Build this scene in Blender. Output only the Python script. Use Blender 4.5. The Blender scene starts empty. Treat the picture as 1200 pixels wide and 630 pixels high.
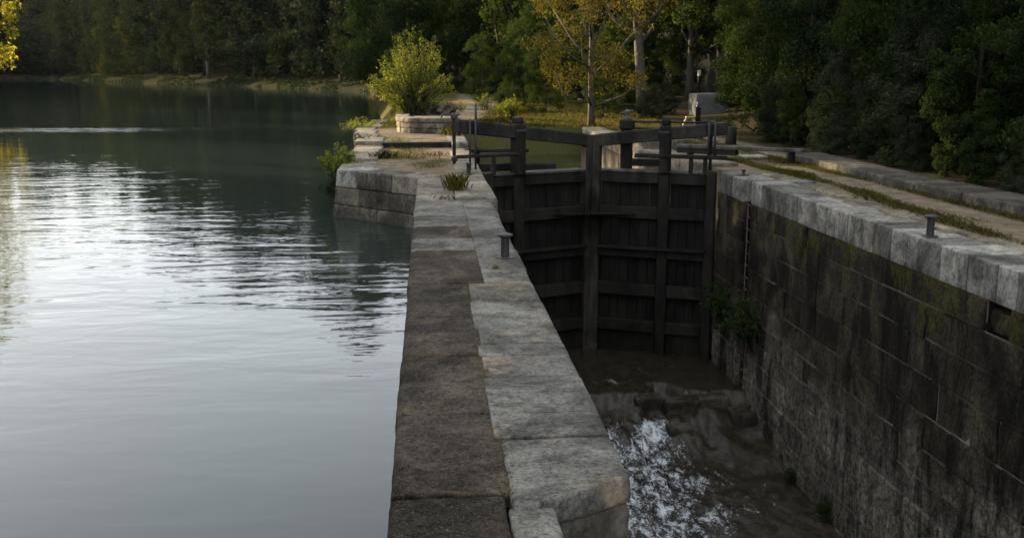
import bpy, math, random
import numpy as np
from mathutils import Vector, Matrix

scene = bpy.context.scene
# ------------------------------------------------------------------ camera
cam_data = bpy.data.cameras.new("camera")
cam = bpy.data.objects.new("camera", cam_data)
scene.collection.objects.link(cam)
cam_data.sensor_width = 36.0
cam_data.lens = 34.5
cam_data.clip_start = 0.1
cam_data.clip_end = 4000.0
cam.location = (0.0, 0.0, 2.6)
cam.rotation_euler = (math.radians(90 - 11.358), 0.0, math.radians(-4.873))
scene.camera = cam
scene.render.resolution_x = 1024
scene.render.resolution_y = 537
# ------------------------------------------------------------------ light
SUN_AZ = math.radians(-50.0)      # from +Y towards -X
SUN_EL = math.radians(14.0)
world = bpy.data.worlds.new("World")
scene.world = world
world.use_nodes = True
wnt = world.node_tree
sky = wnt.nodes.new("ShaderNodeTexSky")
sky.sky_type = 'NISHITA'
sky.sun_disc = False
sky.sun_elevation = SUN_EL
sky.sun_rotation = SUN_AZ
sky.air_density = 1.0
sky.dust_density = 1.0
sky.ozone_density = 1.0
wnt.nodes["Background"].inputs["Strength"].default_value = 0.07
hsv = wnt.nodes.new("ShaderNodeHueSaturation")
hsv.inputs["Saturation"].default_value = 0.82
wnt.links.new(sky.outputs[0], hsv.inputs["Color"])
veil = wnt.nodes.new("ShaderNodeMix")
veil.data_type = 'RGBA'
veil.inputs[0].default_value = 0.55          # an even veil of thin high cloud
wnt.links.new(hsv.outputs[0], veil.inputs[6])
veil.inputs[7].default_value = (9.0, 9.3, 9.6, 1.0)
wnt.links.new(veil.outputs[2], wnt.nodes["Background"].inputs["Color"])
sun_data = bpy.data.lights.new("sun", 'SUN')
sun_data.energy = 5.0
sun_data.angle = math.radians(0.55)
sun_data.color = (1.0, 0.79, 0.50)
sun = bpy.data.objects.new("sun", sun_data)
scene.collection.objects.link(sun)
sd = Vector((math.sin(SUN_AZ) * math.cos(SUN_EL), math.cos(SUN_AZ) * math.cos(SUN_EL), math.sin(SUN_EL)))
sun.rotation_euler = sd.to_track_quat('Z', 'Y').to_euler()
sun.location = (-40, 30, 60)
vs = scene.view_settings
vs.view_transform = 'Standard'
vs.look = 'None'
vs.exposure = 2.2
vs.gamma = 1.0
vs.use_curve_mapping = False
scene.render.engine = 'CYCLES'
scene.cycles.max_bounces = 6
scene.cycles.diffuse_bounces = 3
scene.cycles.transmission_bounces = 3
scene.cycles.caustics_reflective = False
scene.cycles.caustics_refractive = False

# ------------------------------------------------------------------ helpers
COL = scene.collection
rng = np.random.default_rng(11)
random.seed(5)
WORG = {}                          # world origin of every root built in world coordinates


def vnoise(P, seed=0):
    P = np.asarray(P, float)
    i = np.floor(P).astype(np.int64)
    f = P - i
    f = f * f * (3 - 2 * f)

    def h(a, b, c):
        n = (a * 374761393 + b * 668265263 + c * 2147483647 + seed * 1274126177) & 0xffffffff
        n = ((n ^ (n >> 13)) * 1274126177) & 0xffffffff
        return ((n ^ (n >> 16)) & 0xffff) / 65535.0
    x, y, z = i[:, 0], i[:, 1], i[:, 2]
    r = 0
    for dx in (0, 1):
        for dy in (0, 1):
            for dz in (0, 1):
                w = (f[:, 0] if dx else 1 - f[:, 0]) * (f[:, 1] if dy else 1 - f[:, 1]) * (f[:, 2] if dz else 1 - f[:, 2])
                r = r + w * h(x + dx, y + dy, z + dz)
    return r


def fnoise(P, octv=3, seed=0):
    P = np.asarray(P, float)
    r, a, t = 0, 1.0, 0
    for k in range(octv):
        r = r + a * vnoise(P * (2 ** k) + 7.3 * k, seed + k)
        t += a
        a *= .5
    return r / t


def mesh_np(name, V, Q):
    """mesh from vertex array and (n,3) or (n,4) face array"""
    V = np.asarray(V, np.float32)
    Q = np.asarray(Q, np.int32)
    me = bpy.data.meshes.new(name)
    me.vertices.add(len(V))
    me.vertices.foreach_set("co", V.ravel())
    k = Q.shape[1]
    me.loops.add(Q.size)
    me.loops.foreach_set("vertex_index", Q.ravel())
    me.polygons.add(len(Q))
    me.polygons.foreach_set("loop_start", np.arange(0, Q.size, k, dtype=np.int32))
    me.polygons.foreach_set("loop_total", np.full(len(Q), k, np.int32))
    me.update(calc_edges=True)
    return me


def smooth(me, on=True):
    me.polygons.foreach_set("use_smooth", np.full(len(me.polygons), on, bool))
    return me


def thing(name, label, cat, loc, group=None, kind=None):
    o = bpy.data.objects.new(name, None)
    o.empty_display_size = .2
    COL.objects.link(o)
    o.location = loc
    WORG[o] = Vector(loc)
    tag(o, label, cat, group, kind)
    return o


def tag(o, label=None, cat=None, group=None, kind=None):
    if label: o['label'] = label
    if cat: o['category'] = cat
    if group: o['group'] = group
    if kind: o['kind'] = kind
    return o


def part(name, me, mat, parent=None, label=None, kind=None):
    """object whose mesh holds world coordinates"""
    o = bpy.data.objects.new(name, me)
    if mat and not me.materials:
        me.materials.append(mat)
    COL.objects.link(o)
    if parent:
        o.parent = parent
        o.location = -WORG.get(parent, Vector((0, 0, 0)))
    if label: o['label'] = label
    if kind: o['kind'] = kind
    return o


def local(name, me, mat, parent):
    """object whose mesh holds coordinates relative to its parent"""
    o = bpy.data.objects.new(name, me)
    if mat and not me.materials:
        me.materials.append(mat)
    COL.objects.link(o)
    o.parent = parent
    return o


def copy_tree(root, loc, rz=0, s=1.0, sz=None, label=None, group=None):
    r = root.copy()
    COL.objects.link(r)
    r.location = loc
    r.rotation_euler = (0, 0, rz)
    r.scale = (s, s, sz if sz else s)
    if label: r['label'] = label
    if group:
        r['group'] = group
    elif 'group' in r:
        del r['group']
    for ch in root.children:
        c = ch.copy()
        COL.objects.link(c)
        c.parent = r
    return r


# chamfered box -------------------------------------------------------------
_S = [(sx, sy, sz) for sx in (-1, 1) for sy in (-1, 1) for sz in (-1, 1)]
_CF = []


def _init_cf():
    idx = {}
    n = 0
    for s in _S:
        for a in range(3):
            idx[(s, a)] = n
            n += 1
    pos = np.zeros((24, 3))
    for (s, a), k in idx.items():
        for d in range(3):
            pos[k, d] = s[d] * (1.0 if d == a else 0.8)
    faces = []
    for a in range(3):
        o = [d for d in range(3) if d != a]
        for sg in (-1, 1):
            cyc = []
            for (p, q) in ((-1, -1), (1, -1), (1, 1), (-1, 1)):
                s = [0, 0, 0]
                s[a] = sg; s[o[0]] = p; s[o[1]] = q
                cyc.append(idx[(tuple(s), a)])
            faces.append(cyc)
    for a in range(3):                       # edge along axis a
        o = [d for d in range(3) if d != a]
        for p in (-1, 1):
            for q in (-1, 1):
                s0 = [0, 0, 0]; s0[a] = -1; s0[o[0]] = p; s0[o[1]] = q
                s1 = list(s0); s1[a] = 1
                faces.append([idx[(tuple(s0), o[0])], idx[(tuple(s1), o[0])], idx[(tuple(s1), o[1])], idx[(tuple(s0), o[1])]])
    for s in _S:
        faces.append([idx[(s, 0)], idx[(s, 1)], idx[(s, 2)]])
    out = []
    for f in faces:
        c = pos[f].mean(0)
        nrm = np.cross(pos[f[1]] - pos[f[0]], pos[f[2]] - pos[f[0]])
        out.append(f if nrm @ c > 0 else f[::-1])
    return idx, out


_CIDX, _CFACES = _init_cf()


def cbox_data(lo, hi, b=.01, jit=0.0):
    lo = np.array(lo, float); hi = np.array(hi, float)
    c = (lo + hi) / 2; h = (hi - lo) / 2
    b = min(b, h.min() * .45)
    V = np.zeros((24, 3))
    for (s, a), k in _CIDX.items():
        for d in range(3):
            V[k, d] = c[d] + s[d] * (h[d] if d == a else h[d] - b)
    if jit:
        J = {s: rng.normal(0, jit, 3) for s in _S}
        for (s, a), k in _CIDX.items():
            V[k] += J[s]
    return V


def cbox(name, lo, hi, b=.01, jit=0.0, M=None):
    V = cbox_data(lo, hi, b, jit)
    if M is not None:
        V = (np.array(M)[:3, :3] @ V.T).T + np.array(M)[:3, 3]
    me = bpy.data.meshes.new(name)
    me.from_pydata(V.tolist(), [], _CFACES)
    return me


def merge(name, datas):
    """join several (V, faces) into one mesh"""
    Vs, Fs, n = [], [], 0
    for V, F in datas:
        Vs.extend(np.asarray(V).tolist())
        Fs.extend([[i + n for i in f] for f in F])
        n += len(V)
    me = bpy.data.meshes.new(name)
    me.from_pydata(Vs, [], Fs)
    return me


# weathered stone: rounded, subdivided box with noise ------------------------
def rbox_data(lo, hi, r=.03, step=.1, amp=.012, fs=4.0, seed=0, skip_bottom=True):
    lo = np.array(lo, float); hi = np.array(hi, float)
    n = np.maximum(2, np.minimum(30, np.ceil((hi - lo) / step).astype(int) + 2))
    ax = []
    for d in range(3):
        m = np.linspace(lo[d] + r, hi[d] - r, n[d] - 1)
        ax.append(np.concatenate([[lo[d], lo[d] + r * .3], m, [hi[d] - r * .3, hi[d]]]))
    Vs, Fs, key = [], [], {}

    def vid(i, j, k):
        t = (i, j, k)
        if t not in key:
            key[t] = len(Vs)
            Vs.append((ax[0][i], ax[1][j], ax[2][k]))
        return key[t]
    L = [len(a) - 1 for a in ax]
    for i in range(L[0]):
        for j in range(L[1]):
            Fs.append([vid(i, j, L[2]), vid(i + 1, j, L[2]), vid(i + 1, j + 1, L[2]), vid(i, j + 1, L[2])])
            if not skip_bottom:
                Fs.append([vid(i, j, 0), vid(i, j + 1, 0), vid(i + 1, j + 1, 0), vid(i + 1, j, 0)])
    for i in range(L[0]):
        for k in range(L[2]):
            Fs.append([vid(i, 0, k), vid(i + 1, 0, k), vid(i + 1, 0, k + 1), vid(i, 0, k + 1)])
            Fs.append([vid(i, L[1], k), vid(i, L[1], k + 1), vid(i + 1, L[1], k + 1), vid(i + 1, L[1], k)])
    for j in range(L[1]):
        for k in range(L[2]):
            Fs.append([vid(0, j, k), vid(0, j, k + 1), vid(0, j + 1, k + 1), vid(0, j + 1, k)])
            Fs.append([vid(L[0], j, k), vid(L[0], j + 1, k), vid(L[0], j + 1, k + 1), vid(L[0], j, k + 1)])
    P = np.array(Vs)
    Q = np.clip(P, lo + r, hi - r)
    D = P - Q
    ln = np.linalg.norm(D, axis=1, keepdims=True)
    D = np.where(ln > 1e-6, D / np.maximum(ln, 1e-6), 0)
    P = Q + D * r
    nz = fnoise(P * fs, 3, seed)[:, None] - .5
    nz2 = fnoise(P * fs * .45 + 31, 2, seed + 9)[:, None] - .5
    P = P + D * (nz * amp * 2 + nz2 * amp * 1.3)
    return P, Fs


def rstone(name, lo, hi, M=None, warp=None, **kw):
    P, F = rbox_data(lo, hi, **kw)
    if warp: P = warp(P)
    if M is not None:
        P = (np.array(M)[:3, :3] @ P.T).T + np.array(M)[:3, 3]
    me = bpy.data.meshes.new(name)
    me.from_pydata(P.tolist(), [], F)
    return smooth(me)


def tube_data(pts, rad, sides=8, cap=True):
    pts = [np.array(p, float) for p in pts]
    V, F = [], []
    n = len(pts)
    for i, p in enumerate(pts):
        t = pts[min(i + 1, n - 1)] - pts[max(i - 1, 0)]
        t = t / (np.linalg.norm(t) + 1e-9)
        a = np.cross(t, [0, 0, 1.0]) if abs(t[2]) < .9 else np.cross(t, [1.0, 0, 0])
        a /= np.linalg.norm(a)
        b = np.cross(t, a)
        for k in range(sides):
            w = 2 * math.pi * k / sides
            V.append(p + rad[i] * (math.cos(w) * a + math.sin(w) * b))
    for i in range(n - 1):
        for k in range(sides):
            k2 = (k + 1) % sides
            F.append([i * sides + k, i * sides + k2, (i + 1) * sides + k2, (i + 1) * sides + k])
    if cap:
        F.append(list(range(sides))[::-1])
        F.append([(n - 1) * sides + k for k in range(sides)])
    return np.array(V), F


def tube(name, pts, rad, sides=8):
    V, F = tube_data(pts, rad, sides)
    me = bpy.data.meshes.new(name)
    me.from_pydata(V.tolist(), [], F)
    return smooth(me)


def lathe(name, prof, c, sides=20):
    V, F = [], []
    for (r, z) in prof:
        for k in range(sides):
            w = 2 * math.pi * k / sides
            V.append((c[0] + r * math.cos(w), c[1] + r * math.sin(w), c[2] + z))
    for i in range(len(prof) - 1):
        for k in range(sides):
            k2 = (k + 1) % sides
            F.append([i * sides + k, i * sides + k2, (i + 1) * sides + k2, (i + 1) * sides + k])
    F.append([(len(prof) - 1) * sides + k for k in range(sides)])
    F.append(list(range(sides))[::-1])
    me = bpy.data.meshes.new(name)
    me.from_pydata(V, [], F)
    return me


# ------------------------------------------------------------------ materials
class NT:
    def __init__(s, name):
        s.m = bpy.data.materials.new(name)
        s.m.use_nodes = True
        s.t = s.m.node_tree
        s.b = s.t.nodes["Principled BSDF"]
        s.out = s.t.nodes["Material Output"]

    def n(s, typ, **kw):
        o = s.t.nodes.new(typ)
        for k, v in kw.items(): setattr(o, k, v)
        return o

    def l(s, a, b): s.t.links.new(a, b)

    def inp(s, sock, v):
        if hasattr(v, 'is_output') or isinstance(v, bpy.types.NodeSocket): s.l(v, sock)
        else: sock.default_value = v

    def obj(s, scale=(1, 1, 1), loc=(0, 0, 0)):
        c = s.n("ShaderNodeTexCoord")
        m = s.n("ShaderNodeMapping")
        m.inputs["Scale"].default_value = scale
        m.inputs["Location"].default_value = loc
        s.l(c.outputs["Object"], m.inputs["Vector"])
        return m.outputs[0]

    def noise(s, vec, scale, detail=5, rough=.6, dist=0):
        o = s.n("ShaderNodeTexNoise")
        s.l(vec, o.inputs["Vector"])
        o.inputs["Scale"].default_value = scale
        o.inputs["Detail"].default_value = detail
        o.inputs["Roughness"].default_value = rough
        o.inputs["Distortion"].default_value = dist
        return o.outputs["Fac"]

    def ramp(s, fac, stops, interp='LINEAR'):
        o = s.n("ShaderNodeValToRGB")
        o.color_ramp.interpolation = interp
        e = o.color_ramp.elements
        while len(e) < len(stops): e.new(.5)
        for i, (p, c) in enumerate(stops):
            e[i].position = p
            e[i].color = (c, c, c, 1) if not isinstance(c, tuple) else (*c, 1)
        s.l(fac, o.inputs[0])
        return o.outputs[0]

    def mix(s, fac, a, b, blend='MIX'):
        o = s.n("ShaderNodeMix", data_type='RGBA', blend_type=blend)
        s.inp(o.inputs[0], fac)
        for sock, v in ((o.inputs[6], a), (o.inputs[7], b)):
            if isinstance(v, tuple): sock.default_value = (*v, 1)
            elif isinstance(v, float): sock.default_value = (v, v, v, 1)
            else: s.l(v, sock)
        return o.outputs[2]

    def math(s, op, a, b=0.0, c=None):
        o = s.n("ShaderNodeMath", operation=op)
        s.inp(o.inputs[0], a); s.inp(o.inputs[1], b)
        if c is not None: s.inp(o.inputs[2], c)
        return o.outputs[0]

    def sep(s, vec):
        o = s.n("ShaderNodeSeparateXYZ")
        s.l(vec, o.inputs[0])
        return o.outputs

    def bump(s, h, strength=.5, dist=.02):
        o = s.n("ShaderNodeBump")
        s.inp(o.inputs["Strength"], strength)
        o.inputs["Distance"].default_value = dist
        s.l(h, o.inputs["Height"])
        s.l(o.outputs[0], s.b.inputs["Normal"])

    def rnd(s):
        return s.n("ShaderNodeObjectInfo").outputs["Random"]

    def base(s, c, rough=.85, spec=.3):
        s.inp(s.b.inputs["Base Color"], c)
        s.inp(s.b.inputs["Roughness"], rough)
        s.b.inputs["Specular IOR Level"].default_value = spec


def stone_mat(name, dark, mid, pale, blot=1.3, fine=14, var=.25, streak=0.0, bump=.6, bdist=.012,
              warm=None, moss=None, rough=.88, speck=0.0, pits=0.0):
    t = NT(name)
    P = t.obj()
    big = t.noise(P, blot, 6, .65, .6)
    c = t.ramp(big, [(.38, dark), (.5, mid), (.63, pale)])
    fn = t.noise(P, fine, 6, .7)
    c = t.mix(.6, c, t.ramp(fn, [(.36, .3), (.47, .9), (.62, 1.35)]), 'MULTIPLY')
    md = t.noise(t.obj((1, 1, 1), (1.7, 3.1, .4)), blot * 3.4, 7, .72, .9)
    c = t.mix(.45, c, t.ramp(md, [(.40, .35), (.49, 1.0), (.62, 1.2)]), 'MULTIPLY')
    if streak:
        ps = t.obj((6.0, 6.0, .55))
        st = t.noise(ps, 1.0, 5, .6, .3)
        c = t.mix(streak, c, t.ramp(st, [(.36, .22), (.5, .9), (.66, 1.35)]), 'MULTIPLY')
    if warm:
        w = t.noise(t.obj((1, 1, 1), (13, 5, 2)), 1.1, 5, .7, .8)
        c = t.mix(t.ramp(w, [(.54, 0.0), (.68, .75)]), c, warm)
    if pits:
        pt = t.noise(t.obj((1, 1, 1), (5.2, .3, 1.1)), 19, 7, .78, .4)
        c = t.mix(pits, c, t.ramp(pt, [(.36, .12), (.43, .8), (.5, 1.0), (.62, 1.25)]), 'MULTIPLY')
        sm = t.noise(t.obj((.7, 1.6, 1), (2.2, 8.3, 0)), 2.6, 8, .75, 1.0)
        c = t.mix(.6, c, t.ramp(sm, [(.40, .4), (.47, .95), (.6, 1.15)]), 'MULTIPLY')
    if speck:
        sp = t.noise(P, 60, 2, .5)
        c = t.mix(t.ramp(sp, [(.62, 0.0), (.72, speck)]), c, tuple(v * 1.9 for v in pale))
    if moss:
        mcol, lo, hi = moss
        mn = t.noise(t.obj((1, 1, 1), (3, 9, 4)), 1.7, 6, .7, .5)
        c = t.mix(t.ramp(mn, [(lo, 0.0), (hi, .85)]), c, mcol)
    r = t.rnd()
    c = t.mix(1.0, c, (.78, .74, .67), 'MULTIPLY')
    rv = t.ramp(r, [(0.0, 1 - var), (1.0, 1 + var)])
    c = t.mix(1.0, c, rv, 'MULTIPLY')
    t.base(c, rough, .06)
    hh = t.math('ADD', t.math('MULTIPLY', fn, .6), t.math('MULTIPLY', t.noise(P, fine * 3.1, 4, .6), .4))
    t.bump(hh, bump, bdist)
    return t.m


M = {}
M['slab'] = stone_mat('slab_grey_stone', (.064, .063, .061), (.122, .121, .118), (.19, .187, .18), blot=1.1, fine=28, var=.10,
                      warm=(.29, .235, .17), bump=.9, bdist=.018, pits=.8)
M['old'] = stone_mat('old_rough_stone', (.030, .026, .022), (.056, .049, .041), (.105, .091, .073), blot=1.0, fine=30, var=.06,
                     warm=(.14, .108, .074), bump=1.0, bdist=.05, speck=.7, pits=1.0)
M['coping'] = stone_mat('pale_coping_stone', (.09, .09, .087), (.185, .187, .184), (.27, .274, .27), blot=.9, fine=22, var=.46,
                        streak=.35, bump=.6, pits=.45)
M['quay'] = stone_mat('quay_stone', (.10, .092, .08), (.175, .16, .138), (.26, .24, .205), blot=1.2, fine=22, var=.22, streak=.2, pits=.4)
M['quay_dark'] = stone_mat('dark_quay_stone', (.04, .038, .034), (.075, .07, .062), (.13, .12, .105), blot=1.4, fine=12, var=.25, streak=.4)
M['core'] = stone_mat('wall_core_stone', (.03, .028, .024), (.05, .046, .04), (.08, .075, .065), blot=.8, fine=9, var=.1, streak=.4)
M['rubble'] = stone_mat('rubble_stone', (.07, .062, .05), (.15, .13, .105), (.26, .23, .18), blot=2.5, fine=12, var=.35)
M['kerb'] = stone_mat('kerb_stone', (.04, .038, .034), (.07, .067, .06), (.115, .11, .10), blot=1.2, fine=11, var=.15)


def wall_mat():
    t = NT('chamber_wall_stone')
    P = t.obj()
    z = t.sep(P)[2]
    big = t.noise(P, .9, 6, .65, .5)
    c = t.ramp(big, [(.38, (.018, .016, .013)), (.5, (.036, .032, .026)), (.62, (.066, .057, .045))])
    # pale limy bloom in the tidal zone, with its own ragged shape
    lim = t.noise(t.obj((1, .55, .5), (2, 4, 0)), .9, 6, .65, .6)
    lz = t.math('MULTIPLY_ADD', z, -.30, -.86)          # grows below about -3 m
    lm = t.math('ADD', t.math('MULTIPLY_ADD', lim, 1.5, -.72), lz)
    lm = t.ramp(lm, [(.05, 0.0), (.45, 1.0)])
    c = t.mix(lm, c, t.ramp(t.noise(P, 5, 6, .7), [(.38, (.055, .053, .049)), (.6, (.20, .195, .185))]))
    st = t.noise(t.obj((.9, .9, .26)), 1.1, 8, .72, .9)
    c = t.mix(.85, c, t.ramp(st, [(.41, .14), (.48, .85), (.60, 1.35)]), 'MULTIPLY')
    fn = t.noise(P, 16, 6, .72)
    c = t.mix(.8, c, t.ramp(fn, [(.36, .25), (.48, .9), (.62, 1.5)]), 'MULTIPLY')
    # moss hanging below the coping
    mz = t.math('MULTIPLY_ADD', z, .50, .62)
    mn = t.noise(t.obj((1, 1, .6), (7, 1, 3)), 2.0, 7, .72, .4)
    mm = t.math('ADD', t.math('MULTIPLY_ADD', mn, 4.0, -2.1), mz)
    mm = t.ramp(mm, [(.12, 0.0), (.4, .95)])
    c = t.mix(mm, c, t.ramp(fn, [(.38, (.022, .026, .008)), (.62, (.10, .095, .025))]))
    c = t.mix(1.0, c, (.76, .71, .61), 'MULTIPLY')
    c = t.mix(1.0, c, t.ramp(t.rnd(), [(0.0, .62), (1.0, 1.12)]), 'MULTIPLY')
    t.base(c, .85, .08)
    t.bump(t.math('ADD', fn, t.math('MULTIPLY', t.noise(P, 48, 3, .6), .5)), 1.0, .03)
    return t.m


M['wall'] = wall_mat()


def simple(name, c, rough=.8, metal=0.0, nscale=20, vary=.35, bump=.2, streak=None, spec=.3):
    t = NT(name)
    P = t.obj() if not streak else t.obj(streak)
    n = t.noise(P, nscale, 5, .65)
    cc = t.mix(1.0, c, t.ramp(n, [(.25, 1 - vary), (.75, 1 + vary)]), 'MULTIPLY')
    cc = t.mix(1.0, cc, t.ramp(t.rnd(), [(0.0, .8), (1.0, 1.2)]), 'MULTIPLY')
    t.base(cc, rough, spec)
    t.b.inputs["Metallic"].default_value = metal
    t.bump(n, bump, .01)
    return t.m


M['mortar'] = simple('mortar', (.10, .09, .073), .95, nscale=9, vary=.6)
M['iron'] = simple('dark_iron', (.022, .021, .021), .6, 0.0, 30, .4, spec=.25)
M['rust'] = simple('rusted_iron', (.07, .05, .04), .7, .3, 25, .4)
M['cast'] = simple('painted_cast_metal', (.055, .057, .06), .5, .2, 25, .3)
M['yellow'] = simple('yellow_paint', (.28, .20, .03), .6)
M['white'] = simple('white_paint', (.42, .42, .41), .6)
M['concrete'] = simple('concrete', (.075, .075, .07), .9, nscale=7, vary=.3)


def timber_mat(name, a, b, grain=(22, 22, 1.2), moss=False, var=.25):
    t = NT(name)
    P = t.obj()
    g = t.noise(t.obj(grain), 1.2, 6, .7, .4)
    c = t.mix(t.ramp(g, [(.3, 0.0), (.7, 1.0)]), a, b)
    bl = t.noise(P, 1.6, 5, .65, .5)
    c = t.mix(.7, c, t.ramp(bl, [(.3, .5), (.55, 1.0), (.75, 1.5)]), 'MULTIPLY')
    if moss == 'post':
        x, y, z0 = t.sep(P)
        e = t.math('ADD', t.math('POWER', t.math('MULTIPLY_ADD', x, 1 / .34, -4.565 / .34), 2.0), t.math('POWER', t.math('MULTIPLY_ADD', z0, 1 / .80, 1.33 / .80), 2.0))
        e = t.math('ADD', e, t.math('MULTIPLY_ADD', t.noise(P, 6, 5, .7), 1.6, -.8))
        c = t.mix(t.ramp(e, [(.55, .9), (1.0, 0.0)]), c, t.ramp(g, [(.4, (.010, .011, .006)), (.6, (.034, .032, .013))]))
    if moss:
        z = t.sep(P)[2]
        mz = t.ramp(t.math('MULTIPLY_ADD', z, -.5, -1.9), [(0.0, 0.0), (.4, 1.0)])
        mn = t.ramp(t.noise(P, 2.4, 6, .7), [(.45, 0.0), (.6, .8)])
        c = t.mix(t.math('MULTIPLY', mz, mn), c, (.016, .019, .009))
    wet = t.noise(t.obj((1.2, 1.2, .35), (3, 3, 1)), 1.6, 6, .7, .6)
    c = t.mix(.8, c, t.ramp(wet, [(.40, .35), (.5, 1.0), (.62, 1.5)]), 'MULTIPLY')
    c = t.mix(1.0, c, (.55, .53, .50), 'MULTIPLY')
    c = t.mix(1.0, c, t.ramp(t.rnd(), [(0.0, 1 - var), (1.0, 1 + var)]), 'MULTIPLY')
    t.base(c, .75, .14)
    t.bump(g, .6, .012)
    return t.m


M['timber'] = timber_mat('black_timber', (.012, .0105, .009), (.036, .032, .028), (22, 22, 22), True)
M['plank'] = timber_mat('dark_plank', (.008, .007, .006), (.025, .022, .019), (14, 14, 1.0), True, .35)
M['post'] = timber_mat('worn_post', (.015, .0135, .0115), (.085, .078, .068), (13, 13, .7), 'post', .1)
M['beam'] = timber_mat('tarred_beam', (.016, .015, .014), (.044, .041, .038), (1.4, 14, 14))
M['edge'] = timber_mat('worn_top_timber', (.05, .048, .044), (.12, .116, .105), (1.5, 14, 14))
M['mossy'] = timber_mat('mossy_timber', (.014, .015, .008), (.042, .04, .016), (14, 14, 2))


def bark_mat(name, a, b):
    t = NT(name)
    g = t.noise(t.obj((9, 9, 1.6)), 1.5, 6, .7, .4)
    t.base(t.ramp(g, [(.3, a), (.7, b)]), .95, .1)
    t.bump(g, .8, .03)
    return t.m


M['bark'] = bark_mat('grey_brown_bark', (.035, .03, .024), (.11, .095, .075))
M['bark_d'] = bark_mat('dark_bark', (.02, .017, .014), (.06, .05, .04))


def leaf_mat(name, a, b, c, trans=.35, tcol=None, gloss=.003):
    t = NT(name)
    g = t.n("ShaderNodeNewGeometry")
    r = g.outputs["Random Per Island"]
    col = t.ramp(r, [(0.0, a), (.6, b), (1.0, c)])
    n = t.noise(t.obj(), .35, 3, .6)
    col = t.mix(.6, col, t.ramp(n, [(.3, .6), (.7, 1.35)]), 'MULTIPLY')
    col = t.mix(1.0, col, t.ramp(t.rnd(), [(0.0, .8), (1.0, 1.2)]), 'MULTIPLY')
    col = t.mix(1.0, col, (.68, .68, .66), 'MULTIPLY')
    t.t.nodes.remove(t.b)
    d = t.n("ShaderNodeBsdfDiffuse"); t.l(col, d.inputs[0])
    tr = t.n("ShaderNodeBsdfTranslucent")
    t.l(t.mix(1.0, col, tcol or (1.5, 1.35, .6), 'MULTIPLY'), tr.inputs[0])
    gl = t.n("ShaderNodeBsdfGlossy"); gl.inputs["Roughness"].default_value = .45
    gl.inputs[0].default_value = (.6, .65, .6, 1)
    m1 = t.n("ShaderNodeMixShader"); m1.inputs[0].default_value = trans
    t.l(d.outputs[0], m1.inputs[1]); t.l(tr.outputs[0], m1.inputs[2])
    m2 = t.n("ShaderNodeMixShader"); m2.inputs[0].default_value = gloss
    t.l(m1.outputs[0], m2.inputs[1]); t.l(gl.outputs[0], m2.inputs[2])
    t.l(m2.outputs[0], t.out.inputs[0])
    return t.m


M['leaf_dark'] = leaf_mat('dark_green_leaves', (.012, .023, .010), (.020, .036, .014), (.036, .055, .020), .3)
M['leaf_mid'] = leaf_mat('mid_green_leaves', (.02, .037, .012), (.037, .06, .017), (.062, .087, .023), .35)
M['leaf_grey'] = leaf_mat('grey_green_leaves', (.028, .04, .022), (.048, .062, .036), (.075, .09, .053), .3)
M['leaf_yel'] = leaf_mat('yellow_green_leaves', (.10, .13, .025), (.15, .18, .035), (.22, .235, .05), .45)
M['leaf_gold'] = leaf_mat('golden_leaves', (.052, .054, .016), (.085, .08, .022), (.13, .11, .032), .42)
M['leaf_far'] = leaf_mat('far_dark_leaves', (.009, .016, .010), (.015, .024, .013), (.023, .034, .017), .25)
M['leaf_farw'] = leaf_mat('far_olive_leaves', (.022, .028, .011), (.036, .042, .015), (.055, .056, .019), .4)
M['grass'] = leaf_mat('grass_blades', (.05, .055, .018), (.08, .08, .026), (.15, .125, .05), .35)
M['leaf_sunny'] = leaf_mat('sun_toned_yellow_leaves', (.15, .16, .02), (.22, .21, .03), (.30, .27, .045), .55)  # brighter yellow copy: sunlight put into the leaf colour
M['weed'] = leaf_mat('sun_toned_grass_blades', (.14, .16, .04), (.23, .23, .06), (.36, .30, .10), .4)  # sunlight worked into the blade colour of a tuft in shade
M['drygrass'] = leaf_mat('dry_grass_blades', (.10, .085, .035), (.15, .125, .06), (.2, .165, .08), .35)


def ground_mat():
    t = NT('sand_and_turf')
    P = t.obj()
    a = t.n("ShaderNodeAttribute"); a.attribute_name = "turf"
    n = t.noise(P, 2.2, 7, .72, .4)
    n2 = t.noise(P, 24, 5, .7)
    sand = t.ramp(n, [(.36, (.085, .068, .046)), (.5, (.14, .113, .08)), (.64, (.19, .157, .112))])
    sand = t.mix(.6, sand, t.ramp(n2, [(.3, .55), (.7, 1.3)]), 'MULTIPLY')
    turf = t.ramp(n2, [(.38, (.030, .032, .012)), (.5, (.055, .053, .02)), (.62, (.10, .085, .038))])
    f = t.math('ADD', a.outputs["Fac"], t.math('MULTIPLY_ADD', n, 1.2, -.6))
    c = t.mix(t.ramp(f, [(.38, 0.0), (.6, 1.0)]), sand, turf)
    leaflit = t.n("ShaderNodeAttribute"); leaflit.attribute_name = "litter"
    c = t.mix(leaflit.outputs["Fac"], c, t.ramp(n2, [(.3, (.018, .016, .010)), (.7, (.05, .042, .025))]))
    t.base(c, .95, 0.0)
    t.bump(t.math('ADD', n, n2), .8, .04)
    return t.m


M['ground'] = ground_mat()


def bank_mat():
    t = NT('bank_turf')
    P = t.obj()
    a = t.n("ShaderNodeAttribute"); a.attribute_name = "towpath"
    n = t.noise(P, .5, 6, .7)
    c = t.ramp(n, [(.38, (.014, .016, .008)), (.62, (.036, .034, .019))])
    f = t.math('ADD', a.outputs["Fac"], t.math('MULTIPLY_ADD', n, .8, -.4))
    c = t.mix(t.ramp(f, [(.4, 0.0), (.65, 1.0)]), c, (.085, .078, .064))
    t.base(c, .95, 0.0)
    return t.m


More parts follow.
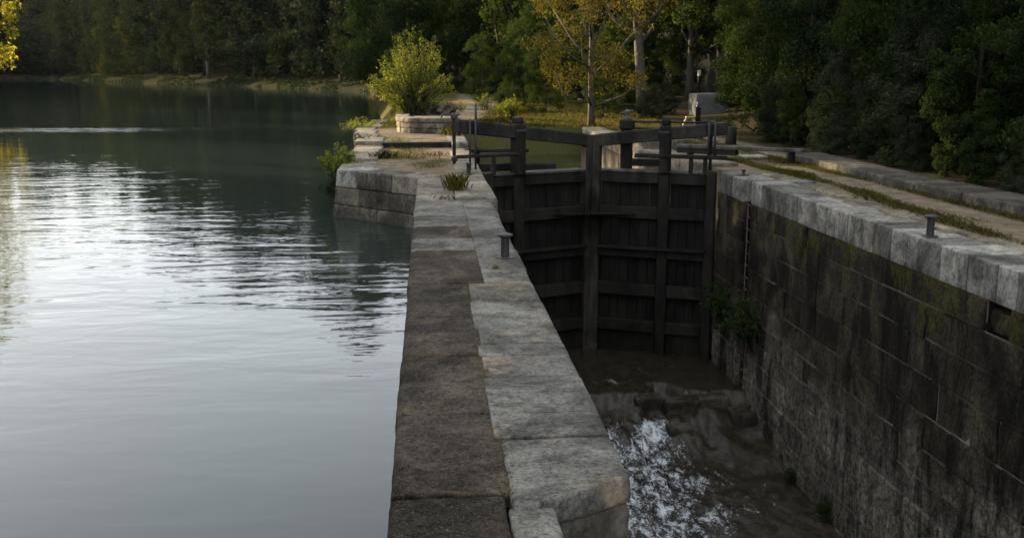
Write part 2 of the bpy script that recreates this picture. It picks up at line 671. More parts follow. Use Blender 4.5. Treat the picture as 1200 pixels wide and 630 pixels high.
M['bank'] = bank_mat()


def water_mat():
    t = NT('pond_water')
    P = t.obj()
    x, y, z = t.sep(P)
    t.b.inputs["Base Color"].default_value = (.014, .022, .018, 1)
    t.b.inputs["Roughness"].default_value = .02
    t.b.inputs["IOR"].default_value = 1.333
    w1 = t.noise(t.obj((.55, 1.5, 1)), 1.0, 3, .5, .5)
    w2 = t.noise(t.obj((1.6, 4.6, 1), (3, 1, 0)), 1.0, 2, .5, .3)
    w3 = t.noise(t.obj((.16, .5, 1), (8, 1, 0)), 1.0, 2, .5, .2)
    h = t.math('ADD', t.math('MULTIPLY', w1, .6), t.math('ADD', t.math('MULTIPLY', w2, .12), t.math('MULTIPLY', w3, .5)))
    # breeze: where the surface is ruffled and where it lies calm
    br = t.noise(t.obj((.02, .075, 1), (5, 3, 0)), 1.0, 4, .6, .4)
    yy = t.math('MULTIPLY', y, 1 / 200.0)
    yr = t.ramp(t.math('ADD', yy, t.math('MULTIPLY_ADD', br, .03, -.015)),
                [(0.0, .55), (.05, .7), (.13, 1.0), (.225, .8), (.26, .30), (.325, .25), (.342, 2.2), (.352, 2.2), (.37, .22), (.8, .2), (1.0, .3)])
    s = t.math('MULTIPLY', yr, t.ramp(br, [(.36, .35), (.5, 1.0), (.62, 1.6)]))
    t.bump(h, t.math('MULTIPLY', s, .072), .5)
    return t.m


M['water'] = water_mat()


def canal_water():
    t = NT('canal_water')
    t.b.inputs["Base Color"].default_value = (.02, .024, .010, 1)
    t.b.inputs["Roughness"].default_value = .03
    t.b.inputs["IOR"].default_value = 1.333
    t.bump(t.noise(t.obj((.8, 2, 1)), 1.2, 3, .5), .02, .3)
    return t.m


M['canal'] = canal_water()


def chamber_water():
    t = NT('chamber_water')
    P = t.obj()
    a = t.n("ShaderNodeAttribute"); a.attribute_name = "foam"
    n1 = t.noise(t.obj((1.0, .5, 1)), 4.2, 10, .78, .5)
    n2 = t.noise(t.obj((1.0, .6, 1), (4, 2, 0)), 17, 6, .7, .8)
    f = t.math('ADD', a.outputs["Fac"], t.math('ADD', t.math('MULTIPLY_ADD', n1, 2.6, -1.3), t.math('MULTIPLY_ADD', n2, 1.2, -.6)))
    fm = t.ramp(f, [(.44, 0.0), (.56, .35), (.8, 1.0)])
    c = t.mix(fm, t.ramp(n1, [(.4, (.013, .0105, .007)), (.6, (.034, .027, .018))]), (.50, .53, .56))
    t.base(c, t.mix(fm, .06, .7), .5)
    t.b.inputs["IOR"].default_value = 1.333
    t.bump(t.math('ADD', n1, t.math('MULTIPLY', n2, .5)), .5, .05)
    return t.m


M['rapids'] = chamber_water()

# ================================================================== SETTING
WL = -1.28                 # level of the pond
APRON, TAIL = -5.25, -6.15  # water in the lock chamber


def sstep(a, b, x):
    t = np.clip((x - a) / (b - a), 0, 1)
    return t * t * (3 - 2 * t)


# near land: one height field -------------------------------------------------
def shore_x(Y):
    return np.interp(Y, [-60, 25, 27, 44, 52, 60, 110, 195, 260], [-2.2, -2.2, -2.25, -2.7, -2.5, -2.6, -5.5, -11, -22])


def land_z(X, Y):
    X = np.asarray(X, float); Y = np.asarray(Y, float)
    z = -.03 + .19 * sstep(34.9, 35.1, Y) * (X < 4) + .42 * sstep(50, 95, Y)
    z = z + .25 * sstep(40, 60, Y) * sstep(6, 13, X)
    z = z + .5 * sstep(13.2, 20, X) + .06 * np.clip(X - 20, 0, 200)
    z = z + .16 * np.clip(Y - 105, 0, 160) * sstep(-6, 14, X)
    P = np.stack([X.ravel(), Y.ravel(), 0 * X.ravel()], 1)
    z = z + ((fnoise(P * .9, 3, 4) - .5) * .06 + (fnoise(P * .12, 3, 8) - .5) * .5).reshape(X.shape) * sstep(46, 60, Y + np.maximum(X - 13, 0) * 3)
    d = X - shore_x(Y)                                   # natural shore beyond the quay
    nat = sstep(50, 54, Y)
    z = np.where(nat > 0, np.minimum(z, -2.6 + 1.35 * np.clip(d + .9, 0, 9)), z)
    z = np.where((nat == 0) & (d < 0), -7.0, z)
    z = np.where((Y < 29) & (X < 1) & ((X + 2.48) * .719 + (Y - 26.93) * .695 < .35), -8.5, z)
    z = np.where((X > 1.33) & (X < 7.9) & (Y < 46.5), -8.5, z)
    z = np.where((X < 8.4) & (Y < 25.6), -8.5, z)
    return z


xs = np.concatenate([np.linspace(-30, -13, 9), np.arange(-12.5, -3.9, .45), np.arange(-3.8, -2.3, .15), np.arange(-2.2, 1.3, .2), [1.30, 1.36], np.arange(1.8, 7.7, .4), [7.86, 7.94, 8.15, 8.36, 8.44],
                     np.arange(8.62, 14, .22), np.arange(14.4, 24, .8), np.linspace(25, 160, 40)])
ys = np.concatenate([np.linspace(-30, 4, 10), np.arange(5, 25.4, .35), [25.5, 25.7], np.arange(26, 34.8, .3), [34.9, 35.0, 35.1], np.arange(35.4, 46.3, .4), [46.45, 46.55],
                     np.arange(47, 75, .6), np.linspace(76, 130, 46), np.linspace(133, 265, 40)])
GX, GY = np.meshgrid(xs, ys)
GZ = land_z(GX, GY)
nx, ny = len(xs), len(ys)
ii = (np.arange(ny - 1)[:, None] * nx + np.arange(nx - 1)[None, :]).ravel()
me = mesh_np('ground', np.stack([GX.ravel(), GY.ravel(), GZ.ravel()], 1), np.stack([ii, ii + 1, ii + nx + 1, ii + nx], 1))


def turf_amount(X, Y):
    """how much grass grows on the near land (0 sand, 1 turf)"""
    P = np.stack([X, Y, 0 * X], 1)
    n = fnoise(P * np.array([.9, .35, 1]), 3, 21)
    right = np.exp(-((X - 9.35 - .25 * np.sin(Y * .35)) / .33) ** 2) * .85 + np.exp(-((X - 10.75) / .22) ** 2) * .8 + (n - .47) * 1.7
    right = np.where(Y < 19, right - .12 * (19 - Y) / 8, right)
    plat = (n - .42) * 1.6 + .1
    far = np.ones_like(X) * .95
    path = np.exp(-((X - np.interp(Y, [46, 60, 80, 120], [.6, 2.2, 4.0, 6.5])) / (.9 + .012 * Y)) ** 2) * sstep(44, 52, Y)
    far = far - path * 1.1
    t = np.where(X > 7.5, np.where(Y > 44, .9, np.where(Y > 27, right * .8 + .25, right)), np.where(Y > 44, far, plat))
    return np.clip(t, 0, 1)


at = me.attributes.new("turf", 'FLOAT', 'POINT')
at.data.foreach_set("value", turf_amount(GX.ravel(), GY.ravel()).astype(np.float32))
lt = sstep(11.7, 12.2, GX) + sstep(90, 105, GY) + sstep(56, 66, GY) * sstep(8, 11, GX)
at = me.attributes.new("litter", 'FLOAT', 'POINT')
at.data.foreach_set("value", np.clip(lt, 0, 1).ravel().astype(np.float32))
tag(part('ground', smooth(me), M['ground']), kind='structure')

# river bank running round the pond -------------------------------------------
BK = np.array([(0, 188), (-10, 195), (-26, 226), (-44, 263), (-75, 312), (-107, 368), (-150, 450), (-194, 530), (-240, 600), (-300, 660), (-360, 640),
               (-330, 560), (-262, 470), (-190, 350), (-122, 238), (-80, 165), (-50.5, 112), (-50, 70), (-49, 20), (-49, -30), (-49, -90)], float)


def catmull(P, step=4.0):
    out = []
    for i in range(1, len(P) - 2):
        p0, p1, p2, p3 = P[i - 1], P[i], P[i + 1], P[i + 2]
        n = max(2, int(np.linalg.norm(p2 - p1) / step))
        for k in range(n):
            t = k / n
            out.append(.5 * (2 * p1 + (p2 - p0) * t + (2 * p0 - 5 * p1 + 4 * p2 - p3) * t * t + (3 * p1 - p0 - 3 * p2 + p3) * t ** 3))
    return np.array(out)


BP = catmull(np.vstack([[BK[0] + (8, -6)], BK, [BK[-1] + (0, -20)]]))
BT = np.gradient(BP, axis=0)
BT /= np.linalg.norm(BT, axis=1, keepdims=True)
BN = np.stack([BT[:, 1], -BT[:, 0]], 1)            # to the right of travel = landward
blen = np.concatenate([[0], np.cumsum(np.linalg.norm(np.diff(BP, axis=0), axis=1))])
i_turn = int(np.argmin(np.abs(BP[:, 1] - 660) + np.abs(BP[:, 0] + 300)))
hillf = np.where(np.arange(len(BP)) < i_turn + 62, np.interp(blen, [0, 200, 420, 520], [1.0, 1.0, .6, .45]), 0.10)
hillf = np.convolve(np.pad(hillf, 20, mode='edge'), np.ones(41) / 41, 'valid')
prof_s = np.array([-8, -.6, 0, 1.2, 3, 4.5, 7.4, 8.5, 9.6, 12, 20, 45, 90, 160, 260])
prof_z = np.array([-6, -2.2, -1.6, -1.1, -.55, -.3, -.2, -.2, -.15, .3, 2.5, 12, 32, 62, 95])


def bank_pt(i, s):
    p = BP[i] + BN[i] * s
    sc = 1 + 1.2 * min(1, blen[i] / 420.0) * (1 if i < i_turn + 62 else 0)
    z = np.interp(s, prof_s, prof_z)
    if s > 0:
        z = (z + 1.5) * (hillf[i] if s > 12 else max(hillf[i], .75)) * (sc if s < 30 else 1) - 1.5
    return np.array([p[0], p[1], z])


Vb, path = [], []
for i in range(len(BP)):
    for s in prof_s:
        p = bank_pt(i, s)
        if -1 < s < 12:
            p[2] += (fnoise(np.array([[p[0] * .25, p[1] * .25, s]]), 2, 3)[0] - .5) * .4
            p[:2] += BN[i] * (fnoise(np.array([[p[0] * .12, p[1] * .12, 5]]), 2, 6)[0] - .5) * 2.2
        Vb.append(p)
        path.append(1.0 if 8 < s < 9 else 0.0)
k = len(prof_s)
ii = (np.arange(len(BP) - 1)[:, None] * k + np.arange(k - 1)[None, :]).ravel()
me = mesh_np('far_bank', np.array(Vb), np.stack([ii, ii + 1, ii + k + 1, ii + k], 1))
at = me.attributes.new("towpath", 'FLOAT', 'POINT')
at.data.foreach_set("value", np.array(path, np.float32))
tag(part('far_bank', smooth(me), M['bank']), kind='structure')

# pond, canal and chamber water -------------------------------------------------
me = mesh_np('pond_water', [(-420, -120, WL), (-.15, -120, WL), (-.15, 700, WL), (-420, 700, WL)], [(0, 1, 2, 3)])
tag(part('pond_water', me, M['water']), kind='structure')
me = mesh_np('canal_water', [(1.2, 26.6, WL + .01), (8.1, 26.6, WL + .01), (8.1, 47, WL + .01), (1.2, 47, WL + .01)], [(0, 1, 2, 3)])
tag(part('canal_water', me, M['canal']), kind='structure')

wx = np.linspace(1.2, 8.0, 100)
wy = np.concatenate([np.linspace(2, 12, 30), np.linspace(12.1, 24.2, 190), np.linspace(24.3, 27.5, 30)])
WX, WY = np.meshgrid(wx, wy)
P2 = np.stack([WX.ravel(), WY.ravel(), 0 * WX.ravel()], 1)
edge = 23.3 + .4 * np.sin(WX * 1.3 + .5) + (fnoise(P2 * np.array([2.2, .6, 1]), 3, 3).reshape(WX.shape) - .5) * 2.0
dep = .30 * sstep(0, 1.0, (edge - WY) / .45) + .70 * sstep(0, 1, (edge - .2 - WY) / 3.0)
WZ = APRON + (TAIL - APRON) * dep
ruff = sstep(.02, .5, dep) * (.35 + .9 * np.exp(-((WX - 3.8) / 1.9) ** 2) * sstep(11, 15, WY))
WZ = WZ + ((fnoise(P2 * np.array([2.6, 1.6, 1]), 4, 12).reshape(WX.shape) - .5) * .24 + (fnoise(P2 * np.array([7, 4.5, 1]), 2, 17).reshape(WX.shape) - .5) * .09) * ruff
WZ = WZ + (fnoise(P2 * np.array([3.0, 1.2, 1]), 3, 55).reshape(WX.shape) - .5) * .22 * np.exp(-((dep - .3) / .22) ** 2)
WZ = WZ + (fnoise(P2 * 2.2, 2, 40).reshape(WX.shape) - .5) * .02
fo = np.exp(-np.clip((WX - np.interp(WY, [12, 17, 20, 23], [4.0, 4.6, 5.0, 5.2])) / .95, 0, 9) ** 2 * 1.2)
fo = fo * sstep(.25, .8, dep) * (.50 + .3 * np.exp(-((WY - 22.3) / 1.0) ** 2)) 
fo = fo + .34 * np.exp(-((WX - 6.0) / .9) ** 2) * np.exp(-((WY - 18.0 - .5 * (WX - 6)) / .55) ** 2)
fo = fo + .30 * np.exp(-((WX - 6.3) / .8) ** 2) * np.exp(-((WY - 19.6) / .4) ** 2)
fo = fo + .38 * np.exp(-((WX - 4.6) / .5) ** 2) * np.exp(-((WY - 24.0) / .2) ** 2)
n1, n0 = len(wx), len(wy)
ii = (np.arange(n0 - 1)[:, None] * n1 + np.arange(n1 - 1)[None, :]).ravel()
me = mesh_np('chamber_water', np.stack([WX.ravel(), WY.ravel(), WZ.ravel()], 1), np.stack([ii, ii + 1, ii + n1 + 1, ii + n1], 1))
at = me.attributes.new("foam", 'FLOAT', 'POINT')
at.data.foreach_set("value", np.clip(fo, 0, 1).ravel().astype(np.float32))
tag(part('chamber_water', smooth(me), M['rapids']), kind='structure')

# ================================================================== MASONRY
# centre wall between the pond and the lock chamber ------------------------------
cw = thing('dividing_wall', 'long low stone wall running from the foreground between pond and lock chamber', 'wall', (.5, 14, -4))
part('core', cbox('core', (-.20, -12, -8), (.70, 25.5, -.40), .01), M['core'], cw)
part('core', cbox('core', (.70, 6.3, -8), (1.24, 25.5, -.40), .01), M['core'], cw)


def wstone(nm, x0, x1, y0, y1, mat, top=0.0, h=.42, gap=.012, **kw):
    a = dict(r=.02, step=.10, amp=.004, fs=6.0, seed=int(rng.integers(1000)))
    a.update(kw)
    ow = a.pop('warp', None)
    def worn(P):
        if ow: P = ow(P)
        tz = np.clip((P[:, 2] - top + .12) / .12, 0, 1)
        wob = .045 + .03 * fnoise(P * np.array([0, 3.0, 0]) + seed0, 2, 5)
        for xe, sg in ((-.29, -1), (x1, 1)):
            if (sg < 0 and x0 > -.2) or (sg > 0 and x1 < .75): continue
            d = np.clip(((P[:, 0] - xe) * sg + wob) / wob, 0, 1)
            P[:, 2] -= .035 * d ** 2 * tz
            P[:, 0] -= sg * .012 * d * tz
        return P
    seed0 = a['seed'] % 17
    return part(nm, rstone(nm, (x0 + gap / 2, y0 + gap / 2, top - h), (x1 - gap / 2, y1 - gap / 2, top), warp=worn, **a), mat, cw)


ysl = [6.72, 7.24, 7.74, 8.16, 8.82, 9.23, 9.82, 11.05, 12.04]
for a, b in zip(ysl[:-1], ysl[1:]):
    wstone('slab', .468 + rng.uniform(-.035, .02), 1.31 + rng.uniform(-.012, .012), a, b, M['slab'], rng.uniform(-.002, .002), r=.012, amp=.003, gap=.011, step=.07)
yo = [5.80, 7.3, 8.88, 9.34, 10.4, 12.1]
for a, b in zip(yo[:-1], yo[1:]):
    wstone('old_slab', -.29 + rng.uniform(-.01, .01), .495, a, b, M['old'], rng.uniform(-.014, -.010), r=.014, amp=.009, fs=12, step=.045, gap=.006)
yl = [12.1, 13.0, 14.4, 15.5, 16.7, 17.9, 19.0, 20.2]
for i, (a, b) in enumerate(zip(yl[:-1], yl[1:])):
    wstone('old_slab', -.29 + rng.uniform(-.012, .012), .68, a, b, M['old'] if i in (0, 1, 3) else M['slab'], rng.uniform(-.003, .002), r=.012, amp=.006, fs=10, gap=.004)
yr = [12.04, 12.97, 14.41, 15.66, 17.87, 19.0, 20.2]
xr = [.676] * 6
for x, a, b in zip(xr, yr[:-1], yr[1:]):
    wstone('slab', x, 1.31 + rng.uniform(-.015, .015), a, b, M['slab'], rng.uniform(-.003, .003), r=.012, amp=.004, gap=.005)
# the head of the wall by the gate is a little wider
for x0, x1, a, b in ((-.29, .55, 20.2, 22.4), (-.29, .6, 22.4, 24.62), (.55, 1.45, 20.45, 23.0), (.6, 1.43, 23.0, 25.45)):
    wstone('slab', x0, x1, a, b, M['quay'], rng.uniform(0, .012), h=.55, r=.03, amp=.006)
wstone('slab', .62, 1.40, 20.15, 20.47, M['slab'], -.03, h=.5, r=.05)


def corner_warp(P):
    f = np.clip((6.75 - P[:, 1]) / .9, 0, 1)
    P[:, 1] += (P[:, 0] - 1.31) * .66 * f
    return P


wstone('corner_stone', .478, 1.31, 5.98, 6.72, M['slab'], 0, h=.20, r=.028, amp=.006, fs=9, step=.05, warp=corner_warp)
wstone('corner_stone', .50, 1.30, 5.99, 6.9, M['quay_dark'], -.19, h=1.735, r=.04, amp=.014, warp=corner_warp)
wstone('corner_stone', .52, 1.29, 6.01, 6.9, M['quay_dark'], -1.93, h=2.0, r=.04, amp=.014, warp=corner_warp)
wstone('corner_stone', .52, 1.29, 6.01, 6.9, M['quay_dark'], -3.94, h=3.2, r=.04, amp=.014, warp=corner_warp)
wstone('old_slab', -.29, .452, 4.4, 5.795, M['old'], -.015, r=.04, amp=.010, fs=10, step=.045)
wstone('slab', .446, .77, 4.4, 5.62, M['slab'], -.02, h=1.0, r=.035, amp=.010, fs=9, step=.05)
wstone('old_slab', -.29, .77, 2.6, 4.39, M['old'], -.01, r=.06, amp=.02)
wstone('old_slab', -.29, .77, .4, 2.59, M['old'], -.01, r=.06, amp=.02)
# facing stones, pond side and chamber side
for zi, (z0, z1) in enumerate(((-1.0, -.43), (-1.7, -1.01))):
    y = .4 + .4 * zi
    while y < 24.3:
        L = rng.uniform(.9, 1.5)
        part('facing_stone', cbox('facing_stone', (-.27, y + .008, z0), (-.15, min(y + L, 24.4) - .008, z1), .02, .004), M['quay_dark'], cw)
        y += L
for zi, z0 in enumerate(np.arange(-6.0, -.5, .8)):
    y = 6.95 + .5 * (zi % 2)
    while y < 25:
        L = rng.uniform(1.2, 2.0)
        part('facing_stone', cbox('facing_stone', (1.2, y + .008, z0), (1.285, min(y + L, 25.3) - .008, min(z0 + .79, -.44)), .02, .004), M['wall'], cw)
        y += L

# right chamber wall -----------------------------------------------------------
WXR = 7.82
rw = thing('chamber_wall', 'tall dark mossy block wall with pale coping on the right of the lock chamber', 'wall', (8.2, 16, -6))
part('mortar_bed', cbox('mortar_bed', (WXR + .30, 23.14, -8), (8.75, 23.50, -.5), .005), M['core'], rw)
part('mortar_bed', cbox('mortar_bed', (WXR - .08 + .008, 23.53, -8), (WXR - .05, 25.62, -.5), .001), M['mortar'], rw)
part('wall_core', cbox('wall_core', (WXR - .052, 23.515, -8), (8.75, 25.63, -.5), .005), M['core'], rw)
zc = [-.55, -1.01, -1.55, -2.14, -2.77, -3.33, -3.85, -4.32, -4.9, -5.5, -6.15, -6.9]


def wall_block(y0, y1, z0, z1, x=WXR, mat=None):
    sit = rng.uniform(-.008, .016)
    g = .006
    V = cbox_data((x - .012 - sit, y0 + g, z0 + g), (x + .2, y1 - g, z1 - g), .016, .007)
    me = bpy.data.meshes.new('block'); me.from_pydata(V.tolist(), [], _CFACES)
    part('block', me, mat or M['wall'], rw)


HOLES = {0: (12.25, 12.85)}      # stones that have fallen out
part('mortar_bed', cbox('mortar_bed', (WXR + .26, -3, -8), (8.75, 23.14, -.5), .005), M['core'], rw)
for ci, (zt, zb) in enumerate(zip(zc[:-1], zc[1:])):
    ho = HOLES.get(ci, (23.14, 23.14))
    for (ya, yb) in ((4.2 - rng.uniform(0, .7), ho[0]), (ho[1], 23.14)):
        if yb - ya < .1: continue
        part('mortar_bed', cbox('mortar_bed', (WXR + .008, ya, zb), (WXR + .03, yb, zt), .001), M['mortar'], rw)
        y = ya
        while y < yb - .05:
            L = rng.uniform(.6, 1.5)
            if yb - (y + L) < .4: L = yb - y
            wall_block(y, y + L, zb, zt)
            y += L
    mid = 24.5 + (.35 if ci % 2 else -.3)
    wall_block(23.49, mid, zb, zt, WXR - .08)
    wall_block(mid, 25.6, zb, zt, WXR - .08)
part('block', rstone('block', (WXR + .07, 12.27, -1.0), (WXR + .24, 12.83, -.66), r=.06, step=.08, amp=.05, fs=5), M['wall'], rw, label='broken block set back in a dark hole')
# coping blocks
cy = [5.2, 5.9, 6.75, 7.5, 8.3, 9.1, 9.9, 10.6, 11.3, 12.14, 12.64, 13.4, 14.17, 14.87, 15.21, 15.79, 16.46, 17.0, 17.55, 17.93, 18.57, 19.21, 20.1, 20.59, 21.22, 21.77, 22.35, 23.13]
for a, b in zip(cy[:-1], cy[1:]):
    d = rng.uniform(-.008, .008)
    part('coping_stone', rstone('coping_stone', (WXR - .03 + d, a + .011, -.55), (8.45 + rng.uniform(-.1, .25), b - .011, rng.uniform(-.008, .008)), r=.024, step=.14, amp=.004, fs=8,
                                seed=int(rng.integers(999))), M['coping'], rw)
for a, b in ((23.5, 24.36), (24.37, 25.5)):
    part('coping_stone', rstone('coping_stone', (WXR - .11, a + .005, -.55), (8.5, b - .005, .0), r=.025, step=.14, amp=.005, seed=int(rng.integers(999))), M['coping'], rw)
part('coping_stone', rstone('coping_stone', (WXR + .18, 23.13, -.5), (8.5, 23.5, -.01), r=.03, step=.16, amp=.006), M['coping'], rw)
# thin flagstones lying behind the coping
y = 9.0
while y < 25:
    L = rng.uniform(.7, 1.5)
    w = rng.uniform(.15, .5)
    part('flagstone', rstone('flagstone', (8.44 + rng.uniform(.2, .3), y, -.2), (8.72 + w, y + L - .02, -.004 + rng.uniform(-.008, .004)), r=.02, step=.2, amp=.01, seed=int(rng.integers(999))),
         M['quay'], rw)
    y += L + (rng.uniform(0, .8) if rng.random() < .35 else 0)
# ladder let into the wall
ld = thing('wall_ladder', 'rusty iron ladder rungs in the dark slot of the right chamber wall', 'ladder', (WXR + .1, 23.32, -5.2))
for z in np.arange(-.62, -5.6, -.3):
    part('rung', tube('rung', [(WXR + .02, 23.12, z), (WXR + .02, 23.52, z)], [.016, .016], 6), M['rust'], ld)
for y in (23.17, 23.47):
    part('rail', tube('rail', [(WXR + .035, y, -.58), (WXR + .035, y, -6.2)], [.018, .018], 6), M['rust'], ld)

# stones of the broken apron lip
for i, (x, y, z, a, b, lb) in enumerate([(5.35, 23.0, -5.40, .34, .22, 'flat dark stone in the chamber at the edge of the foam'), (6.15, 22.8, -5.42, .42, .26, 'wet dark slab in the middle of the ledge below the gate'),
                                     (6.95, 22.9, -5.38, .40, .30, 'dark slab of the ledge close to the right chamber wall'), (7.5, 22.2, -5.55, .30, .34, 'dark stone lying at the foot of the right chamber wall'),
                                     (4.5, 23.5, -5.38, .25, .16, 'small dark stone at the head of the foaming water'), (5.9, 21.9, -5.78, .30, .22, 'dark stone just below the ledge in the brown water')]):
    o = thing('apron_stone', lb, 'stone', (x, y, z - .2), 'stones of the ledge in the lock chamber')
    part('stone', rstone('stone', (x - a, y - b, z - .35), (x + a, y + b, z + .09), r=.07, step=.1, amp=.05, fs=3.0, seed=i * 5 + 1, skip_bottom=False), M['core'], o)

# low wide kerb wall along the hedge
kw_ = thing('kerb_wall', 'long low grey stone kerb wall at the foot of the hedge', 'wall', (11.5, 18, 0))
y = 3.0
while y < 29.4:
    L = rng.uniform(1.3, 2.1)
    sh = .05 * math.sin(y * .5)
    part('kerb_stone', rstone('kerb_stone', (10.93 + sh, y + .006, -.3), (12.05 + sh, min(y + L, 29.5) - .006, .15 + rng.uniform(-.012, .012)), r=.035, step=.2, amp=.014, seed=int(rng.integers(999))),
         M['kerb'], kw_)
    y += L

# angled quay head on the left ----------------------------------------------------
qh = thing('angled_quay', 'angled block of pale and dark ashlar at the end of the left quay', 'quay', (-1.2, 27, -2))
A0 = Vector((-2.48, 26.93, 0)); A1 = Vector((-.29, 24.66, 0))
u = (A1 - A0).normalized(); v = Vector((-u.y, u.x, 0))        # v points back into the quay
QM = Matrix(((u.x, v.x, 0, A0.x), (u.y, v.y, 0, A0.y), (0, 0, 1, 0), (0, 0, 0, 1)))
Lq = (A1 - A0).length


def qstone(nm, u0, u1, v0, v1, z0, z1, mat, bat=.08, label=None, **kw):
    a = dict(r=.035, step=.14, amp=.012, seed=int(rng.integers(999)), M=QM)
    a.update(kw)
    def w(P):
        P[:, 1] += np.where(P[:, 1] < v0 + .3, P[:, 2] * bat, 0)
        P[:, 0] += np.where((P[:, 0] < .3) & (u0 < .1), P[:, 2] * bat, 0)
        return P
    return part(nm, rstone(nm, (u0 + .006, v0, z0), (u1 - .006, v1, z1), warp=w, **a), mat, qh, label)


qstone('block', 0, .82, 0, .9, -.46, 0.0, M['coping'], label='pale corner block')
qstone('block', .82, 2.22, 0, .9, -.46, 0.0, M['quay_dark'], label='dark stained block')
qstone('block', 2.22, Lq + .02, 0, .9, -.46, 0.0, M['quay'])
qstone('block', 0, .95, 0, .9, -.93, -.47, M['quay'])
qstone('block', .95, Lq, 0, .9, -.93, -.47, M['quay_dark'])
qstone('block', 0, 1.7, -.02, .9, -1.35, -.94, M['quay_dark'])
qstone('block', 1.7, Lq, -.02, .9, -1.35, -.94, M['quay_dark'])
qstone('block', 0, Lq, -.06, .9, -3.0, -1.36, M['quay_dark'])
# the quay on the pond side
qw = thing('quay_wall', 'long left quay wall of weathered stones along the pond', 'quay', (-2.3, 38, -2))
yy = [27.3, 29.6, 31.4, 33.2, 35.0, 37.2, 39.5, 42.0, 44.5, 47.5, 51.0]
for i, (a, b) in enumerate(zip(yy[:-1], yy[1:])):
    xo = np.interp((a + b) / 2, [27, 35, 43, 51], [-2.5, -2.5, -3.1, -2.7])
    tp = .06 if b < 35.1 else .20
    if i == 0: tp = -.02
    part('coping_slab', rstone('coping_slab', (xo, a + .01, tp - .3), (xo + rng.uniform(.85, 1.0), b - .01, tp), r=.04, step=.2, amp=.018, seed=int(rng.integers(999))), M['quay'], qw)
    for z0, z1 in ((-.85, tp - .31), (-2.6, -.86)):
        part('block', cbox('block', (xo + .06, a, z0), (xo + .7, b - .01, z1), .03, .01), M['quay_dark'], qw)
# step across the platform with its dark timber edge
st = thing('step_edge', 'black timber edging of the step across the left quay', 'step', (-.4, 34.95, 0))
part('timber', cbox('timber', (-1.6, 34.85, -.08), (.82, 35.02, .17), .015, .006), M['timber'], st)
part('end_stone', rstone('end_stone', (.84, 34.6, -.2), (1.42, 35.6, .2), r=.08, step=.14, amp=.014), M['coping'], st, 'pale rounded end stone')
# coping of the canal on the left side upstream of the gate
lc = thing('canal_wall', 'left stone wall of the canal just beyond the lock gate', 'wall', (1.1, 36, -2))
y = 25.62
while y < 46.4:
    L = rng.uniform(1.4, 2.4)
    tp = .0 if y < 34 else .17
    if not (33.6 < y + L / 2 < 36.2):
        part('coping_stone', rstone('coping_stone', (.72, y + .01, tp - .4), (1.42, min(y + L, 46.5) - .01, tp), r=.05, step=.2, amp=.016, seed=int(rng.integers(999))), M['quay'], lc)
    part('block', cbox('block', (.85, y + .006, -3.2), (1.38, min(y + L, 46.5) - .006, tp - .41), .02, .006), M['quay_dark'], lc)
    y += L
# right side upstream: bends in towards the canal
rc = thing('canal_wall', 'right pale stone wall of the canal just beyond the lock gate', 'wall', (7.8, 34, -2))
pts = [(7.78, 27.0), (7.35, 29.4), (7.05, 32.5), (7.0, 36.0), (7.1, 41.0), (7.3, 46.4)]
for (a, b) in zip(pts[:-1], pts[1:]):
    a = Vector((*a, 0)); b = Vector((*b, 0))
    d = (b - a).normalized(); nrm = Vector((d.y, -d.x, 0)); L = (b - a).length
    Mx = Matrix(((d.x, nrm.x, 0, a.x), (d.y, nrm.y, 0, a.y), (0, 0, 1, 0), (0, 0, 0, 1)))
    part('coping_stone', rstone('coping_stone', (.01, 0, -.42), (L - .01, 1.0, .02 + rng.uniform(-.02, .05)), M=Mx, r=.05, step=.2, amp=.018, seed=int(rng.integers(999))), M['quay'], rc)
    part('block', cbox('block', (.01, .04, -3.2), (L - .01, 1.0, -.43), .02, .006, M=Mx), M['quay_dark'], rc)
# dark raised stone block beside the right canal wall
sb = thing('raised_block', 'squared stone block standing behind the right leaf of the lock gate', 'stone', (7.9, 33.4, 0))
part('stone', rstone('stone', (7.25, 32.6, -.05), (8.65, 34.2, .36), r=.06, step=.16, amp=.02, skip_bottom=False), M['quay'], sb)

# quadrant wall under the balance beam and ruined wall behind
qd = thing('quadrant_wall', 'curved low stone wall with pale capstones below the sunlit tree', 'wall', (0, 41, .16))
pts = []
for k in range(9):
    w = math.pi * (1.0 - k / 8 * .62)
    pts.append((.15 + 1.42 * math.cos(w), 41.6 - 1.9 * math.sin(w)))
pts = [(-1.27, 43.6), (-1.27, 42.6)] + pts + [(1.25, 40.0)]
for i, (a, b) in enumerate(zip(pts[:-1], pts[1:])):
    a = Vector((*a, 0)); b = Vector((*b, 0))
    d = (b - a).normalized(); nrm = Vector((-d.y, d.x, 0)); L = (b - a).length
    Mx = Matrix(((d.x, nrm.x, 0, a.x), (d.y, nrm.y, 0, a.y), (0, 0, 1, 0), (0, 0, 0, 1)))
    part('capstone', rstone('capstone', (-.01, -.06, .60), (L + .005, .50, .78), M=Mx, r=.03, step=.15, amp=.014, seed=i), M['quay'], qd)
    for q, (z0, z1) in enumerate(((.10, .36), (.36, .60))):
        part('stone', rstone('stone', (.004 - .02 * q, -.02, z0), (L - .004, .44, z1), M=Mx, r=.04, step=.13, amp=.02, seed=i * 7 + q), M['rubble'], qd)
part('fill', cbox('fill', (-1.0, 40.4, .1), (1.2, 43.6, .70), .05), M['rubble'], qd)

